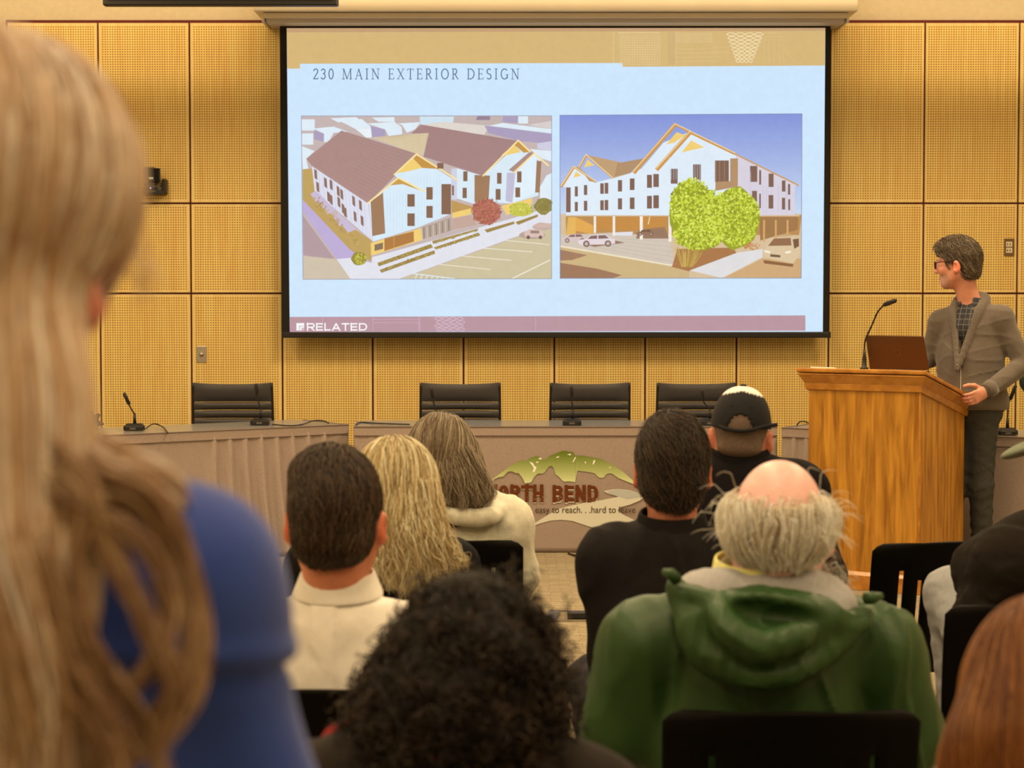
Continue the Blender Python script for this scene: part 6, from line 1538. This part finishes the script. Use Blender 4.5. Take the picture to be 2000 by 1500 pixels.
# ---------------------------------------------------------------- person in dark green, right picture edge, behind the right table
Yq = 12.35
J = joints_stand(P(2095, 520, Yq), P(2098, 620, Yq), .17, 172); J['eR'] = P(2014, 745, Yq - .04); J['wR'] = P(2040, 800, Yq - .2); J['sR'] = P(2046, 640, Yq)
Rh = frame(200, 0, 0); root = start('standing person in dark green behind the right table, only an elbow in view', J, None)
add_body(root, J, Rh, SK2, vox=.0075); S = top_sdf(J, 1.1, 1.3, .95); obj('jacket', S.mesh('jacket', .011)[0], mat('dark_green_jacket', A(30, 38, 22), .85), root)
S = legs_sdf(J); obj('trousers', S.mesh('trousers', .013)[0], M_dt, root); shoes(J, root, M_shoe)
S = hair_cap(J['C'], Rh, 1.0, .014, .05); obj('hair', S.mesh('hair', .01)[0], M_h1c, root)

# ---------------------------------------------------------------- woman in blue, nearest at the left
Yq = 1.35
J = joints_stand(P(-66, 480, Yq), P(-90, 1075, Yq + .02), .160, 4)
J['sR'] = P(352, 1138, Yq + .02); J['eR'] = P(500, 1640, Yq + .03); J['wR'] = P(650, 1660, Yq + .25); J['hdR'] = V(.1, .9, -.4)
Rh = frame(6, 2, 0); root = start('woman with long blond hair in a blue top, large and blurred at the left', J, None)
add_body(root, J, Rh, A(214, 134, 96), hs=1.0, vox=.007, ear=(1.05, .7, .62))
M_blue = mat('royal_blue_top', A(44, 66, 128, 1.0), .75, var=.06, scale=20, sheen=.2); M_blue.node_tree.nodes['Principled BSDF'].inputs['Base Color'].default_value = (.03, .075, .36, 1)
for e in [n for n in M_blue.node_tree.nodes if n.type == 'VALTORGB']: e.color_ramp.elements[0].color = (.015, .052, .34, 1); e.color_ramp.elements[1].color = (.020, .064, .39, 1)
S = top_sdf(J, 1.02, .98, .12, trap=.045, delt=.056)
zr = P(520, 1272, Yq)[2]
fb_ = folds((.004, 20, (1, 1, .8), 131))
obj('top', S.mesh('top', .0068, disp=lambda p: fb_(p) + .006 * np.exp(-((p[:, 2] - zr + .1 * (p[:, 0] + .3)) / .006) ** 2) - .005 * np.exp(-((p[:, 2] - zr - .012 + .1 * (p[:, 0] + .3)) / .008) ** 2))[0], M_blue, root)
S = legs_sdf(J); obj('trousers', S.mesh('trousers', .012)[0], M_dt, root); shoes(J, root, M_shoe)
C = J['C']; W = lambda *p: C + Rh @ np.array(p)
S = hair_cap(C, Rh, 1.0, .018, .050, front=-.005, sides=False)
S.ell(W(.024, -.01, .048), (.080, .10, .080), Rh, k=.03)
S.ell(W(.112, -.03, -.058), (.054, .085, .068), Rh, k=.010, sub=True)
S.cap(P(-70, 560, Yq - .05), P(-60, 830, Yq - .09), .068, .058, k=.02, w=(0, 1, 0), q=.75).cap(P(-60, 830, Yq - .09), P(-20, 1100, Yq - .12), .056, .046, k=.03, w=(0, 1, 0), q=.6).cap(P(-20, 1100, Yq - .12), P(-20, 1700, Yq - .14), .044, .050, k=.03, w=(0, 1, 0), q=.45)
me, vs = S.mesh('hair', .0065)
M_wb = hair_mat('honey_blond_hair', A(140, 90, 50), A(214, 158, 98), A(255, 228, 172)); ho = obj('hair', me, mat('honey_blond_base', A(160, 108, 62), .6, var=.35, scale=34, stretch=(1, 1, .12)), root)
r0 = scalp(vs, C, Rh, lambda l: (l[:, 2] > -.0) & (l[:, 1] < .08), 4200, 132)
strands('hair_strands', ho, M_wb, S, r0, crown_flow(C, Rh, 1.0, 1.7, .0, (0, .03, .13)), .62, 26, .0007, .005, noise=.14, seed=133, endfree=.5)
G = [([(60, 560, -.06), (40, 720, -.07), (80, 830, -.08), (190, 905, -.07), (300, 948, -.04), (345, 975, -.02)], (.022, .026, .024, .018, .010, .005), 520),
     ([(20, 600, -.08), (10, 770, -.09), (60, 880, -.10), (160, 935, -.10), (260, 965, -.09), (330, 1010, -.08)], (.022, .028, .026, .018, .012, .006), 420),
     ([(60, 800, -.10), (180, 925, -.11), (290, 975, -.11), (352, 1090, -.11), (384, 1250, -.12), (345, 1380, -.13), (240, 1470, -.13), (120, 1560, -.13)], (.010, .011, .008, .007, .008, .009), 110),
     ([(40, 850, -.11), (150, 950, -.13), (210, 1060, -.135), (290, 1210, -.14), (338, 1330, -.14), (300, 1470, -.14)], (.012, .010, .006, .005, .006), 60),
     ([(60, 860, -.12), (170, 960, -.135), (145, 1090, -.14), (165, 1240, -.145), (255, 1390, -.14), (320, 1540, -.14)], (.012, .008, .005, .005, .006), 46),
     ([(40, 880, -.12), (120, 980, -.14), (230, 1030, -.135), (300, 1100, -.13), (330, 1200, -.13), (300, 1290, -.14), (200, 1400, -.14)], (.010, .007, .005, .004, .005), 30),
     ([(20, 900, -.12), (80, 1100, -.145), (130, 1300, -.15), (210, 1440, -.15), (230, 1600, -.15)], (.014, .011, .009, .009), 90),
     ([(-100, 700, -.12), (-60, 950, -.13), (20, 1200, -.15), (60, 1400, -.15), (70, 1620, -.15)], (.03, .028, .024, .022), 320)]
M_wd = hair_mat('honey_blond_shaded', A(100, 64, 36), A(154, 106, 64), A(216, 164, 104))  # darker copy of the blond: shade on the lower locks put into the colour
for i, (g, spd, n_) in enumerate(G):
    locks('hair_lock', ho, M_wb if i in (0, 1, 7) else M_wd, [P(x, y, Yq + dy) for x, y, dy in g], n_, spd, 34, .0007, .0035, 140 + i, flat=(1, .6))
locks('hair_lock', ho, M_wb, [W(.085, .06, .02), W(.100, .05, -.01), W(.106, .055, -.035)], 14, (.012, .012, .010), 12, .0004, .004, 150)
